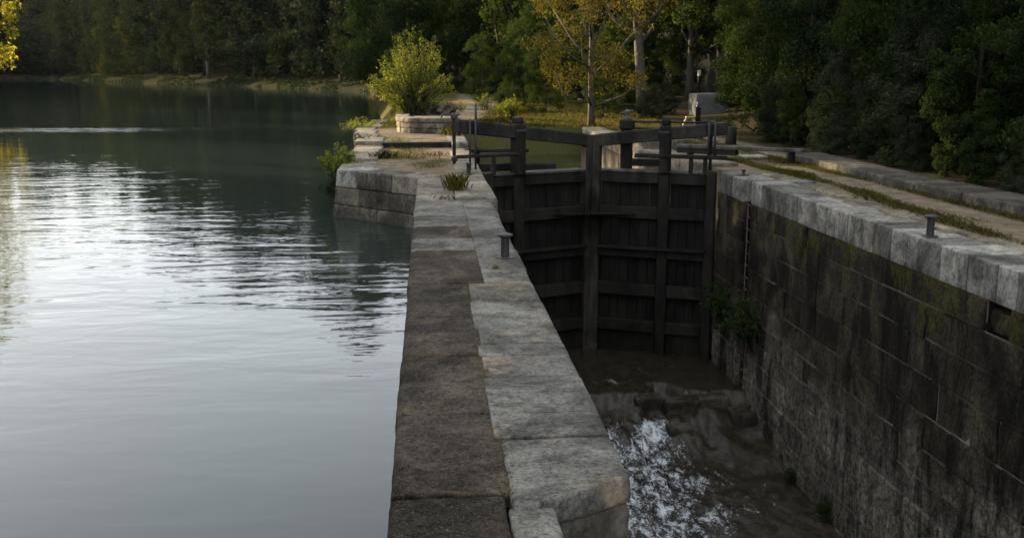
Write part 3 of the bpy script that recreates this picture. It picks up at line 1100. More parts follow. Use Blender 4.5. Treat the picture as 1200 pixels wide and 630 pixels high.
rn = thing('ruined_wall', 'crumbling rubble wall beside the path behind the sunlit tree', 'wall', (.6, 52, .1))
for i in range(46):
    x = rng.uniform(-.25, 1.6); y = 51.5 + rng.uniform(0, .8)
    z = .1 + rng.uniform(0, 1) * (1.0 - .25 * abs(x - .3))
    s = rng.uniform(.12, .26)
    part('stone', rstone('stone', (x - s, y - s * .8, z - s * .6), (x + s, y + s * .8, z + s * .6), r=s * .35, step=.2, amp=.03, seed=i, skip_bottom=False), M['rubble'], rn)

# ================================================================== LOCK GATE
def leaf_frame(heel, mitre):
    a = Vector((*heel, 0)); b = Vector((*mitre, 0))
    d = (b - a).normalized()
    n = Vector((d.y, -d.x, 0))
    if n.y > 0: n = -n                        # towards the camera (downstream)
    return Matrix(((d.x, n.x, 0, a.x), (d.y, n.y, 0, a.y), (0, 0, 1, 0), (0, 0, 0, 1))), (b - a).length


ROWS = [(-.42, -.12), (-1.40, -1.08), (-2.50, -2.20), (-3.60, -3.25), (-4.64, -4.31)]


def gate_leaf(side, heel, mitre, upost, label, zend, uend):
    root = thing('lock_gate_leaf', label, 'lock gate', (*heel, -5.4), 'mitre gate leaves of the lock')
    Mx, L = leaf_frame(heel, mitre)
    def bx(nm, u0, u1, v0, v1, z0, z1, mat, b=.015, j=.004, par=root, lab=None):
        return part(nm, cbox(nm, (u0, v0, z0), (u1, v1, z1), b, j, Mx), mat, par, lab)
    bx('heel_post', -.02, .26, -.02, .26, -5.5, -.02, M['timber'], .04)
    bx('mitre_post', L - .31, L - .006, -.03, .27, -5.5, .86, M['post'], .035)
    ps = bx('intermediate_post', upost - .15, upost + .15, 0.0, .235, -5.45, -.14, M['timber'], .03)
    for i, (z0, z1) in enumerate(ROWS):
        spans = [(.26, upost - .15), (upost + .15, L - .31)]
        for (a, b) in spans:
            bx('rail', a, b, .02, .215 if i != 2 else .23, z0, z1, M['timber'], .02)
        if i == 2:
            bx('ledge', .2, L - .28, .20, .40, z1 - .05, z1 + .02, M['timber'], .012)
    # boarding: each plank on its own
    for (a, b) in ((.26, upost - .15), (upost + .15, L - .31)):
        n = max(3, int(round((b - a) / .26)))
        for k in range(n):
            x0 = a + (b - a) * k / n; x1 = a + (b - a) * (k + 1) / n
            o = rng.uniform(-.012, .012)
            bx('plank', x0 + .003, x1 - .003, -.05 + o, .01 + o, -5.5, -.2, M['plank'], .014, .001)
    # low boards along the sill
    for (a, b) in ((.26, upost - .15), (upost + .15, L - .31)):
        bx('sill_board', a + .01, b - .01, .012, .10, -5.45, -4.66, M['plank'], .02, .008)
    # walkway board on top of the leaf, worn pale
    bx('walkway', .05, L - .32, -.22, .25, -.118, -.06, M['edge'], .012, .004)
    # balance beam, rising to its outer end
    V = cbox_data((uend, -.02, 0), (L - .004, .27, .33), .025, .005)
    t = (V[:, 0] - uend) / (L - uend)
    V[:, 2] = V[:, 2] * (1.0 - .0 * t) + (zend - .33) * (1 - t) + (.87 - .33) * t
    V = (np.array(Mx)[:3, :3] @ V.T).T + np.array(Mx)[:3, 3]
    me = bpy.data.meshes.new('balance_beam'); me.from_pydata(V.tolist(), [], _CFACES)
    bm_ = part('balance_beam', me, M['beam'], root)
    V = cbox_data((uend + .02, -.005, .331), (L - .35, .255, .347), .006, .002)
    t = (V[:, 0] - uend) / (L - uend)
    V[:, 2] += (zend - .33) * (1 - t) + (.87 - .33) * t
    V = (np.array(Mx)[:3, :3] @ V.T).T + np.array(Mx)[:3, 3]
    me = bpy.data.meshes.new('capping_board'); me.from_pydata(V.tolist(), [], _CFACES)
    part('capping_board', me, M['edge'], bm_)
    zt = zend + (.87 - zend) * (upost - uend) / (L - uend)
    # tall post carrying the beam
    bx('beam_post', upost - .14, upost + .14, -.05, .325, -.13, zt + .08, M['timber'], .03, .008)
    bx('post_cap', upost - .11, upost + .11, -.02, .27, zt + .08, zt + .24, M['timber'], .03, .008)
    bx('iron_strap', upost - .155, upost + .155, .0, .338, zt - .14, zt - .07, M['iron'], .008, 0)
    # paddle rods and brackets
    for du in (.28, .44):
        ub = uend + du
        zb = zend + (.87 - zend) * du / (L - uend)
        p0 = Mx @ Vector((ub, .31, zb + .06)); p1 = Mx @ Vector((ub, .31, .10 if side < 0 else .34))
        part('paddle_rod', tube('paddle_rod', [p0, p1], [.03, .03], 6), M['iron'], root)
    # iron bolts on the mitre post and strap on the mitre
    for z in (-.3, -1.25, -2.35, -3.4):
        for uu in (L - .22, L - .10):
            c = Mx @ Vector((uu, .265, z))
            d = Vector((Mx[0][1], Mx[1][1], 0))
            part('bolt', tube('bolt', [c, c + d * .03], [.025, .018], 6), M['iron'], root)
    return root, Mx, L, bx


gl, ML, LL, bL = gate_leaf(-1, (1.40, 26.02), (4.555, 27.4), 1.04, 'left black timber lock gate leaf with tapering balance beam', 1.38, -.76)
gr, MR, LR, bR = gate_leaf(1, (7.76, 25.92), (4.575, 27.4), 1.40, 'right black timber lock gate leaf with handrails and tall paddle post', 1.27, -.24)
# low hand rail with its brackets
bL('hand_rail', -.86, .98, .24, .34, .40, .49, M['timber'], .02)
bL('rail_end', -.98, -.84, .20, .36, .34, .47, M['iron'], .04)
bL('rail_post', .18, .27, .25, .33, -.06, .41, M['timber'], .01)
bL('rail_board', .34, .94, -.16, -.06, .0, .18, M['timber'], .015)
bR('hand_rail', -.30, 2.2, .24, .36, .30, .41, M['timber'], .02)
for uu in (.22, .60):
    bR('rail_post', uu, uu + .11, .25, .34, -.06, .31, M['timber'], .012)
# tall paddle post behind the right leaf
bR('paddle_post', 2.42, 2.72, -.40, -.14, -2.0, 1.02, M['timber'], .03)
bR('paddle_head', 2.38, 2.76, -.46, -.10, 1.02, 1.30, M['timber'], .04)
c = MR @ Vector((2.57, -.28, 1.3))
part('gear_cap', lathe('gear_cap', [(.09, 0), (.09, .05), (.05, .07), (.05, .16), (.08, .18), (.08, .23), (.03, .26)], c, 12), M['cast'], gr)
part('gear_handle', tube('gear_handle', [c + Vector((-.2, 0, .17)), c + Vector((0, 0, .19)), c + Vector((.16, 0, .24))], [.022, .03, .022], 6), M['cast'], gr)
bR('upper_rail', .20, 2.40, -.40, -.32, 1.20, 1.26, M['timber'], .01)
bR('upper_rail', 1.3, 2.40, -.40, -.34, 1.02, 1.07, M['timber'], .01)
bR('rail_board', 1.5, 2.42, -.30, -.18, .02, .22, M['timber'], .015)
for uu in (.24, 1.40):
    bR('upper_rail_post', uu - .04, uu + .04, -.40, -.32, -.06, 1.22, M['timber'], .01)
# left paddle gear and rods on the bank
lg = thing('paddle_gear', 'small iron paddle gear on the quay behind the left balance beam end', 'paddle gear', (.75, 28.4, 0))
part('post', cbox('post', (.70, 28.32, -.06), (.80, 28.42, 1.25), .02), M['timber'], lg)
part('gear_box', cbox('gear_box', (.66, 28.28, 1.25), (.86, 28.48, 1.42), .03), M['iron'], lg)
part('spindle', tube('spindle', [(1.38, 28.4, .98), (1.38, 28.4, 1.7)], [.035, .035], 8), M['iron'], lg)
part('crank', tube('crank', [(.55, 28.35, 1.38), (.40, 28.2, 1.40), (.40, 28.0, 1.34)], [.025, .025, .025], 6), M['iron'], lg)
part('arm', cbox('arm', (.8, 28.32, 1.0), (2.6, 28.44, 1.09), .015), M['timber'], lg)
part('stay', tube('stay', [(2.5, 28.38, 1.03), (1.9, 27.2, .85)], [.03, .03], 6), M['iron'], lg)
# timber fenders lying in the canal beyond the gate
fe = thing('timber_fender', 'dark horizontal timber fender in the canal seen under the left beam', 'timber', (3.2, 36, -.8))
part('log', cbox('log', (1.38, 36.0, -.98), (4.7, 36.3, -.72), .04, .01), M['timber'], fe)
part('log', cbox('log', (1.38, 36.05, -.30), (3.7, 36.25, -.16), .03, .01), M['timber'], fe)
for x in (1.7, 3.4, 4.5):
    part('pile', cbox('pile', (x, 36.3, -3.4), (x + .2, 36.5, -.15 if x < 4 else -.7), .03, .008), M['timber'], fe)

# balance timber bench on the right bank --------------------------------------------
be = thing('timber_bench', 'long dark plank bench on a single post on the right bank', 'bench', (10.6, 27.9, 0))
a = Vector((8.55, 29.5, .30)); b = Vector((10.85, 27.75, .30)); d = (b - a).normalized()
Mx = Matrix(((d.x, -d.y, 0, a.x), (d.y, d.x, 0, a.y), (0, 0, 1, .30), (0, 0, 0, 1)))
part('plank', cbox('plank', (-1.0, -.17, 0), ((b - a).length, .17, .10), .02, .005, Mx), M['edge'], be)
part('bearer', cbox('bearer', (-1.0, -.13, -.17), (.9, .13, -.002), .02, .005, Mx), M['timber'], be)
part('leg', cbox('leg', ((b - a).length - .42, -.09, -.42), ((b - a).length - .26, .09, -.002), .02, .005, Mx), M['timber'], be)
part('leg', cbox('leg', (-.7, -.09, -.45), (-.5, .09, -.18), .02, .005, Mx), M['timber'], be)
ps = thing('slab_or_sun_patch', 'pale flat slab lying on the sand by the plank bench', 'slab', (10.1, 30.2, 0))
part('slab', rstone('slab', (9.75, 29.7, -.06), (10.5, 30.6, .035), r=.02, step=.2, amp=.012), M['coping'], ps)
ps = thing('slab_or_sun_patch', 'pale slab drawn as a sunlit patch beside the ladder on the right coping', 'slab', (8.85, 23.0, 0))
part('slab', rstone('slab', (8.55, 22.75, -.08), (9.25, 23.35, .012), r=.015, step=.15, amp=.008), M['coping'], ps)  # patch of sunlight on the coping drawn as a pale slab


# bollards -----------------------------------------------------------------------
def bollard(loc, label, s=1.0):
    o = thing('mooring_bollard', label, 'bollard', loc, 'iron mooring bollards')
    part('base_plate', smooth(lathe('base_plate', [(.13 * s, -.01), (.13 * s, .012), (.075 * s, .02)], loc, 20), False), M['iron'], o)
    part('post', smooth(lathe('post', [(.066 * s, .0), (.062 * s, .03 * s), (.058 * s, .27 * s), (.07 * s, .30 * s)], loc, 20)), M['iron'], o)
    part('head', smooth(lathe('head', [(.05 * s, .285 * s), (.105 * s, .31 * s), (.115 * s, .325 * s), (.11 * s, .338 * s), (.06 * s, .352 * s), (.01, .356 * s)], loc, 20)), M['iron'], o)


bollard((1.07, 13.71, .002), 'mushroom-headed iron bollard on the centre wall, nearest of the bollards')
bollard((8.03, 14.97, .0), 'mushroom-headed iron bollard on the pale coping of the right wall')
bollard((1.03, 25.25, .012), 'small iron bollard at the far end of the centre wall by the gate', .85)
cl = thing('mooring_cleat', 'small black iron cleat on the coping above the ladder', 'cleat', (8.0, 24.4, 0))
part('stem', smooth(lathe('stem', [(.05, -.01), (.05, .05), (.03, .06), (.03, .1), (.06, .12), (.05, .16)], (8.0, 24.4, 0), 12)), M['iron'], cl)
part('base', cbox('base', (7.88, 24.32, -.01), (8.12, 24.48, .03), .01), M['iron'], cl)

# structures on the right bank beyond the gate ---------------------------------------
def gz(x, y): return float(land_z(np.array([x]), np.array([y]))[0])


zb = gz(15.6, 55)
cb = thing('concrete_block', 'grey squared concrete block at the edge of the wood', 'block', (15.7, 55, zb))
part('block', rstone('block', (14.9, 54.3, zb - .2), (16.7, 56.0, zb + 1.15), r=.12, step=.25, amp=.03), M['concrete'], cb)
zb = gz(12.6, 45.6)
pg = thing('paddle_gear', 'tall iron paddle gear with a yellow guard on the right bank', 'paddle gear', (12.6, 45.6, zb))
part('post', cbox('post', (12.50, 45.5, zb - .1), (12.74, 45.74, zb + .95), .02), M['timber'], pg)
part('spindle', smooth(lathe('spindle', [(.08, .95), (.09, 1.0), (.05, 1.05), (.06, 1.2), (.02, 1.25)], (12.62, 45.62, zb), 10)), M['cast'], pg)
part('gear_case', cbox('gear_case', (12.75, 45.5, zb + .05), (13.2, 45.8, zb + .35), .05), M['iron'], pg)
ring = [(12.25 + .3 * math.cos(w), 45.62, zb + .1 + .36 * math.sin(w)) for w in np.linspace(0, math.pi, 11)]
part('guard_hoop', tube('guard_hoop', ring, [.035] * 11, 6), M['white'], pg)
part('guard_bar', cbox('guard_bar', (12.05, 45.5, zb + .44), (12.48, 45.7, zb + .52), .02), M['yellow'], pg)
zb = gz(11.0, 35.5)
sp = thing('wooden_stump', 'short round wooden stump behind the end of the right balance beam', 'stump', (11.1, 35.5, zb))
part('stump', smooth(lathe('stump', [(.22, -.1), (.2, .2), (.2, .62), (.18, .65)], (11.1, 35.5, zb), 14)), M['post'], sp)
zb = gz(17.3, 62)
po = thing('marker_post', 'thin dark post with a white cap in front of the trees', 'post', (16.6, 60, zb))
part('post', cbox('post', (16.55, 59.95, zb - .2), (16.68, 60.08, zb + 1.75), .01), M['timber'], po)
part('cap', cbox('cap', (16.53, 59.93, zb + 1.75), (16.70, 60.10, zb + 2.1), .02), M['white'], po)

# ================================================================== VEGETATION
def leaf_quads(C, N, size, seed, aspect=.5, up=.3):
    """C centres, N preferred normals -> vertices and quads of single leaves"""
    r = np.random.default_rng(seed)
    n = len(C)
    nr = N + r.normal(0, .75, (n, 3)) + np.array([0, 0, up])
    nr /= np.linalg.norm(nr, axis=1, keepdims=True) + 1e-9
    t = r.normal(0, 1, (n, 3)) + np.array([0, 0, -.35])
    t -= (t * nr).sum(1, keepdims=True) * nr
    t /= np.linalg.norm(t, axis=1, keepdims=True) + 1e-9
    b = np.cross(nr, t)
    s = (size * r.uniform(.6, 1.35, n))[:, None]
    w = s * aspect
    fold = nr * s * .12
    V = np.stack([C - t * s * .5, C - b * w * .5 + fold, C + t * s * .5, C + b * w * .5 + fold], 1).reshape(-1, 3)
    Q = np.arange(n * 4).reshape(-1, 4)
    return V, Q


def crown(H, R, z0, nleaf, leaf, nlobe, seed, env, squash=.8, gap=.36, shell=.45, lobe=(.24, .42), aspect=.5, gscale=2.2):
    r = np.random.default_rng(seed)
    C, RR = [], []
    for k in range(nlobe):
        t = r.uniform(0, 1)
        e = env(t)
        a = r.uniform(0, 2 * math.pi)
        q = math.sqrt(r.uniform(.05, 1)) * e * R * .82
        C.append((q * math.cos(a), q * math.sin(a), z0 + t * (H - z0)))
        RR.append(R * r.uniform(*lobe) * (.45 + .55 * e))
    C = np.array(C); RR = np.array(RR)
    pr = RR ** 2 / (RR ** 2).sum()
    over = int(nleaf * 1.7)
    k = r.choice(nlobe, over, p=pr)
    d = r.normal(0, 1, (over, 3)); d /= np.linalg.norm(d, axis=1, keepdims=True)
    rad = RR[k] * r.uniform(0, 1, over) ** shell
    P = C[k] + d * rad[:, None] * np.array([1, 1, squash])
    g = fnoise(P * gscale / max(R * .45, .3), 2, seed)
    keep = g > gap
    P, d = P[keep][:nleaf], d[keep][:nleaf]
    V, Q = leaf_quads(P, d, leaf, seed + 1, aspect)
    return V, Q, C, RR


def wood_tree(name, label, cat, H, R, z0, nleaf, leaf, nlobe, seed, env, leafm, barkm, tr=.22, nlimb=10, lean=(0, 0), trunk_top=.75, **kw):
    root = bpy.data.objects.new(name, None)
    COL.objects.link(root)
    tag(root, label, cat)
    V, Q, C, RR = crown(H, R, z0, nleaf, leaf, nlobe, seed, env, **kw)
    lx, ly = lean
    hh = V[:, 2:3] / H
    V = V + hh * np.array([[lx, ly, 0]])
    C = C + (C[:, 2:3] / H) * np.array([[lx, ly, 0]])
    local('crown', mesh_np('crown', V, Q), leafm, root)
    r = np.random.default_rng(seed + 5)
    top = H * trunk_top
    ws = [np.array([lx * t * top / H + .10 * math.sin(t * 5 + seed) * tr * 3, ly * t * top / H + .10 * math.cos(t * 4 + seed) * tr * 3, t * top - .3]) for t in np.linspace(0, 1, 8)]
    rr = [tr * (1.25 if i == 0 else 1) * (1 - .8 * i / 7) for i in range(8)]
    datas = [tube_data(ws, rr, 9)]
    order = r.permutation(len(C))[:nlimb]
    for q in order:
        c = C[q]
        t = np.clip((c[2] / top) * r.uniform(.45, .75), .12, .95)
        s0 = np.array([np.interp(t, np.linspace(0, 1, 8), [p[i] for p in ws]) for i in range(3)])
        r0 = tr * (1 - .8 * t) * .55
        m = (s0 + c) / 2 + np.array([0, 0, -.06 * H * r.uniform(.2, 1)]) + r.normal(0, .04 * R, 3)
        datas.append(tube_data([s0, m, c], [r0, r0 * .6, r0 * .2], 6))
    me = merge('trunk', datas)
    local('trunk', smooth(me), barkm, root)
    return root


def stem_shrub(name, label, cat, nstem, H, R, per, leaf, seed, leafm, barkm, droop=.15, aspect=.36, base=.15, stem_r=.018, low=.12, upb=.5, group=None, fall=.45):
    """many slender stems that carry leaves all along"""
    root = bpy.data.objects.new(name, None)
    COL.objects.link(root)
    tag(root, label, cat, group)
    r = np.random.default_rng(seed)
    datas, LC, LN = [], [], []
    for k in range(nstem):
        a = r.uniform(0, 2 * math.pi)
        q = math.sqrt(r.uniform(0, 1))
        h = H * (1 - fall * q ** 2) * r.uniform(.6, 1.0)
        b0 = np.array([base * r.normal(0, .6), base * r.normal(0, .6), -.08])
        e = np.array([R * q * math.cos(a), R * q * math.sin(a), h])
        pts = []
        for t in np.linspace(0, 1, 6):
            p = b0 + (e - b0) * t
            p[2] = b0[2] + (e[2] - b0[2]) * (t ** (1 - .45 * q)) - droop * H * max(0, t - .7) * q
            p += r.normal(0, .012 * H, 3) * t
            pts.append(p)
        datas.append(tube_data(pts, [stem_r * (1 - .85 * i / 5) for i in range(6)], 5, False))
        pts = np.array(pts)
        n = int(per * r.uniform(.6, 1.3))
        tt = r.uniform(low, 1, n) ** .8
        i = np.minimum((tt * 5).astype(int), 4)
        f = (tt * 5 - i)[:, None]
        p = pts[i] * (1 - f) + pts[i + 1] * f
        off = r.normal(0, 1, (n, 3)); off /= np.linalg.norm(off, axis=1, keepdims=True)
        LC.append(p + off * (leaf * .6 + .055 * R * r.uniform(0, 1, (n, 1)) * (1.5 - tt[:, None])))
        LN.append(off)
    V, Q = leaf_quads(np.vstack(LC), np.vstack(LN), leaf, seed + 3, aspect, upb)
    local('foliage', mesh_np('foliage', V, Q), leafm, root)
    local('stems', merge('stems', datas), barkm, root)
    return root


def put(root, loc, rz=0, s=1.0, sz=None):
    root.location = loc
    root.rotation_euler = (0, 0, rz)
    root.scale = (s, s, sz or s)
    return root


def env_round(t): return math.sqrt(max(.02, 1 - (2 * t - .85) ** 2 / 1.35))
def env_full(t): return (.75 + .35 * math.sin(math.pi * (t * .8 + .15))) * (1 if t < .75 else math.sqrt(max(.03, 1 - ((t - .75) / .27) ** 2)))
def env_col(t): return (.55 + .45 * math.sin(math.pi * min(1, t * .85 + .12))) * (1 if t < .7 else math.sqrt(max(.03, 1 - ((t - .7) / .32) ** 2)))
def env_cone(t): return max(.08, 1 - .82 * t)


# ---- hedge and wood on the right bank ------------------------------------------------
GH = 'trees and shrubs of the dark hedge on the right bank'
h_dark = wood_tree('hedge_tree', 'x', 'tree', 9.5, 2.9, .2, 42000, .13, 90, 101, env_full, M['leaf_dark'], M['bark_d'], .16, 14, gap=.40, lobe=(.16, .32))
h_mid = wood_tree('hedge_tree', 'x', 'tree', 8.0, 2.6, .1, 40000, .11, 100, 102, env_full, M['leaf_mid'], M['bark_d'], .13, 14, gap=.41, lobe=(.14, .30))
h_grey = wood_tree('hedge_shrub', 'x', 'shrub', 4.6, 2.0, .0, 30000, .085, 90, 103, env_full, M['leaf_grey'], M['bark_d'], .07, 14, gap=.40, lobe=(.14, .28))
h_yel = wood_tree('hedge_shrub', 'x', 'shrub', 5.2, 1.3, .0, 22000, .10, 70, 104, env_col, M['leaf_mid'], M['bark_d'], .06, 12, gap=.40, lobe=(.2, .4))
used = set()


def plant(proto, x, y, rz, s, label, sz=None, group=GH, z=None):
    z = gz(x, y) - .05 if z is None else z
    if proto not in used:
        used.add(proto)
        put(proto, (x, y, z), rz, s, sz)
        proto['label'] = label
        if group: proto['group'] = group
        return proto
    return copy_tree(proto, (x, y, z), rz, s, sz, label, group)


plant(h_dark, 15.3, 16.5, .3, 1.0, 'dark ivy-like hedge tree with drooping sprays at the right edge of the picture')
plant(h_mid, 14.8, 20.3, 1.7, .95, 'dark hedge tree right of the yellowish shrub, second from the right edge')
plant(h_yel, 13.6, 23.6, .9, 1.0, 'upright yellow-green shrub in the middle of the hedge above the kerb wall')
plant(h_grey, 14.0, 27.0, 2.1, .9, 'grey-green small-leaved shrub in the hedge left of the yellow-green shrub')
plant(h_dark, 15.6, 26.2, 2.9, 1.0, 'tall dark hedge tree rising behind the yellow-green shrub', 1.1)
plant(h_mid, 15.4, 31.5, 4.0, 1.0, 'tall dark hedge tree behind the far end of the kerb wall', 1.15)
plant(h_grey, 13.9, 31.5, 5.2, .75, 'low grey-green shrub at the far end of the kerb wall')
plant(h_dark, 14.6, 37.0, 5.1, 1.0, 'dark broad tree overhanging the path right of the concrete block', 1.1)
plant(h_mid, 14.4, 41.5, .4, .9, 'bushy tree at the left end of the hedge by the stump', 1.0)
plant(h_grey, 13.2, 36.0, 1.2, .55, 'small shrub at the foot of the hedge behind the plank bench')
plant(h_mid, 13.3, 13.6, 2.2, .8, 'near hedge tree beyond the right edge above the kerb wall')
for i in range(14):
    y = 13.5 + i * 1.75
    plant(h_grey if i % 3 == 1 else h_yel, 13.05 + rng.uniform(-.1, .35), y, rng.uniform(0, 6), rng.uniform(.32, .5), 'low leafy undergrowth at the foot of the hedge along the kerb wall', None, 'undergrowth along the kerb wall')
plant(h_dark, 14.5, 9.5, 1.2, .95, 'near dark hedge tree outside the right of the picture')
for i in range(10):
    x = 19.5 + 3.5 * (i % 2) + rng.uniform(-.6, .6); y = 12 + i * 5.2
    plant(h_dark if i % 2 else h_mid, x, y, rng.uniform(0, 6), rng.uniform(1.15, 1.4), 'tall dark tree in the wood behind the hedge on the right bank', None, 'trees standing behind the right hedge')

# ---- wood behind the gate ---------------------------------------------------------------
t = wood_tree('golden_tree', 'sunlit golden-leaved tree with a slender grey trunk behind the lock gate', 'tree', 10.5, 4.3, 2.0, 21000, .14, 95, 111, env_round, M['leaf_gold'], M['bark'], .17, 16,
              lean=(-.3, 0), gap=.50, lobe=(.12, .26), trunk_top=.85)
put(t, (7.95, 47.4, gz(7.95, 47.4) - .05))
t = wood_tree('leaning_tree', 'tall tree with a bare leaning grey trunk right of the golden tree', 'tree', 17, 4.4, 5.4, 20000, .2, 70, 112, env_round, M['leaf_gold'], M['bark'], .36, 16,
              lean=(-1.9, .5), gap=.45, lobe=(.14, .27), trunk_top=.9)
put(t, (12.9, 58, gz(12.9, 58) - .1))
m_dark = wood_tree('woodland_tree', 'x', 'tree', 16, 4.6, 1.2, 24000, .24, 90, 113, env_full, M['leaf_dark'], M['bark_d'], .3, 14, gap=.40, lobe=(.16, .3))
m_mid = wood_tree('woodland_tree', 'x', 'tree', 14, 4.0, 3.0, 20000, .22, 80, 114, env_round, M['leaf_mid'], M['bark'], .26, 14, gap=.42, lobe=(.16, .3))
GW = 'trees of the wood behind the lock'
plant(m_mid, 17.6, 66, .5, 1.1, 'straight dark-trunked tree beside the white-capped post', None, GW)
plant(m_mid, 20.4, 70, 2.5, 1.2, 'dark tree behind the concrete block', None, GW)
plant(m_dark, 6.5, 92, 1.0, 1.0, 'dark tree rising at the far end of the sandy path', None, GW)
plant(m_dark, -2.2, 100, 2.0, 1.05, 'dark tree on the shore directly behind the sunlit tree', None, GW)
plant(m_dark, 12.5, 80, 3.0, 1.0, 'dark tree behind the golden tree, left of the leaning trunk', None, GW)
for i, (x, y) in enumerate([(2.5, 112), (9, 104), (17, 88), (24, 80), (28, 66), (24, 56), (21, 47), (32, 90), (18, 108), (27, 104), (-4, 128), (4, 134), (13, 126), (35, 75), (-7, 150), (1, 158), (34, 58), (33, 48), (8, 86), (15, 96), (21, 92), (3, 104), (11, 114), (22, 118)]):
    plant(m_dark if i % 3 else m_mid, x, y, i * 1.3, rng.uniform(1.0, 1.3), 'dark tree deep in the wood behind the lock', None, GW)
# undergrowth
for i, (x, y, s, lb) in enumerate([(9.8, 55, .5, 'dark rounded bush left of the leaning trunk'), (12.0, 53, .42, 'pale twiggy bush at the foot of the leaning tree'),
                                   (14.0, 57, .4, 'low bush behind the paddle gear with the yellow guard'), (7.4, 62, .55, 'dark bush behind the trunk of the golden tree'),
                                   (17.8, 54, .55, 'bush overgrowing the right end of the concrete block'), (4.6, 82, .7, 'dark bush at the left edge of the wood by the path'),
                                   (10.5, 70, .8, 'dark bush deep in the wood between golden and leaning trunks'), (-1.5, 84, .7, 'dark bush on the shore behind the sunlit tree'), (14.5, 68, .8, 'dark bush behind the leaning trunk'), (8.2, 74, .9, 'broad dark bush at the wood edge behind the small sunlit bush'), (6.0, 70, .6, 'dark bush at the wood edge right of the weeds'), (18.5, 72, .9, 'dark bush between the trunks by the white-capped post'), (12.2, 64, .7, 'dark bush low behind the leaning tree'), (22, 64, .9, 'dark bush right behind the concrete block'), (2.2, 96, .8, 'dark bush at the bend of the sandy path')]):
    plant(h_grey if i in (1, 2) else h_mid, x, y, i * 2.1, s, lb, None, 'bushes under the wood behind the lock')

for i, y in enumerate([68, 76, 84, 90, 98, 108, 122, 138, 156, 174, 190]):
    x = float(shore_x(y)) + 1.3 + .4 * (i % 2)
    plant(h_mid, x, y, i * 1.9, (.3 if y < 90 else .45 + .12 * (i % 3)) + y * .001, 'dark bush on the shore of the wood behind the sunlit tree', None, 'bushes along the wooded shore', max(gz(x, y), -1.2) - .1)
# sunlit shrubs on the left quay
t = stem_shrub('sunlit_tree', 'bright yellow-green airy young tree standing on the left quay', 'tree', 120, 5.1, 2.5, 100, .13, 121, M['leaf_yel'], M['bark_d'], .10, .40, .35, .035, .10, fall=.62)
put(t, (-.72, 51.3, .05))
t = stem_shrub('small_bush', 'small sunlit yellow-green bush beside the path left of the golden tree', 'bush', 30, 1.5, .75, 46, .12, 122, M['leaf_yel'], M['bark_d'], .05, .5, .2, .02)
put(t, (4.6, 54.5, gz(4.6, 54.5)))
t2 = stem_shrub('path_weed', 'tall sunlit weeds at the right of the sandy path', 'weed', 22, 1.3, .8, 26, .11, 123, M['leaf_yel'], M['bark_d'], .05, .35, .4, .014)
put(t2, (3.6, 62.5, gz(3.6, 62.5)))
copy_tree(t2, (4.3, 59, gz(4.3, 59)), 2, .8, None, 'lower weeds between the sandy path and the small sunlit bush')
copy_tree(t2, (1.9, 58, gz(1.9, 58)), 4, .6, None, 'low weeds left of the sandy path by the ruined wall')
t = stem_shrub('quay_plant', 'leafy green plant hanging over the pond corner of the left quay', 'plant', 42, 1.15, .62, 44, .085, 124, M['leaf_yel'], M['bark_d'], .25, .55, .25, .012)
put(t, (-2.62, 29.2, -.45), 0, 1.0)
t = stem_shrub('quay_plant', 'dark hanging foliage below the leafy plant at the quay corner', 'plant', 24, .7, .4, 40, .07, 125, M['leaf_mid'], M['bark_d'], .5, .5, .2, .01)
put(t, (-2.68, 28.0, -.85))
t = stem_shrub('quay_weed', 'sunlit weeds along the pond edge of the far quay', 'weed', 40, .55, 1.0, 26, .08, 126, M['leaf_yel'], M['bark_d'], .1, .25, .9, .01)
put(t, (-3.0, 44.5, .1))
t = stem_shrub('quay_weed', 'small weed growing at the step on the left quay', 'weed', 16, .35, .35, 20, .06, 127, M['leaf_mid'], M['bark_d'], .1, .3, .2, .008)
put(t, (-2.4, 36.6, .12))
# plants hanging from the chamber wall
wp = stem_shrub('wall_plant', 'dark green plant sprouting from the chamber wall right of the ladder', 'plant', 60, 1.35, .62, 60, .07, 128, M['leaf_mid'], M['bark_d'], .6, .35, .25, .01)
put(wp, (7.70, 22.5, -4.0), 0, 1.3)
copy_tree(wp, (7.60, 24.3, -3.9), 2.0, 1.1, None, 'dark green plant sprouting between the ladder and the lock gate')
copy_tree(wp, (7.78, 17.6, -6.15), 1.0, .45, None, 'small weeds at the foot of the chamber wall by the water')
copy_tree(wp, (7.78, 19.4, -6.2), 3.0, .4, None, 'weeds at the water line of the chamber wall, second clump from the front')
copy_tree(wp, (7.78, 15.6, -6.2), 4.0, .5, None, 'weeds at the foot of the chamber wall nearest the camera')


# ---- grasses -----------------------------------------------------------------------------
def blades(P, hgt, seed, lean=.5, w=.0035):
    r = np.random.default_rng(seed)
    n = len(P)
    a = r.uniform(0, 2 * math.pi, n)
    h = hgt * r.uniform(.4, 1.2, n)
    d = np.stack([np.cos(a), np.sin(a), 0 * a], 1)
    s = np.stack([-np.sin(a), np.cos(a), 0 * a], 1)
    b1 = P + d * (h * lean * .3)[:, None] + np.stack([0 * h, 0 * h, h * .6], 1)
    tip = P + d * (h * lean * r.uniform(.4, 1.3, n))[:, None] + np.stack([0 * h, 0 * h, h], 1)
    ww = (w * r.uniform(.7, 1.4, n))[:, None]
    V = np.stack([P - s * ww, P + s * ww, b1 + s * ww * .7, tip, b1 - s * ww * .7], 1).reshape(-1, 3)
    return V, np.arange(n * 5).reshape(-1, 5)


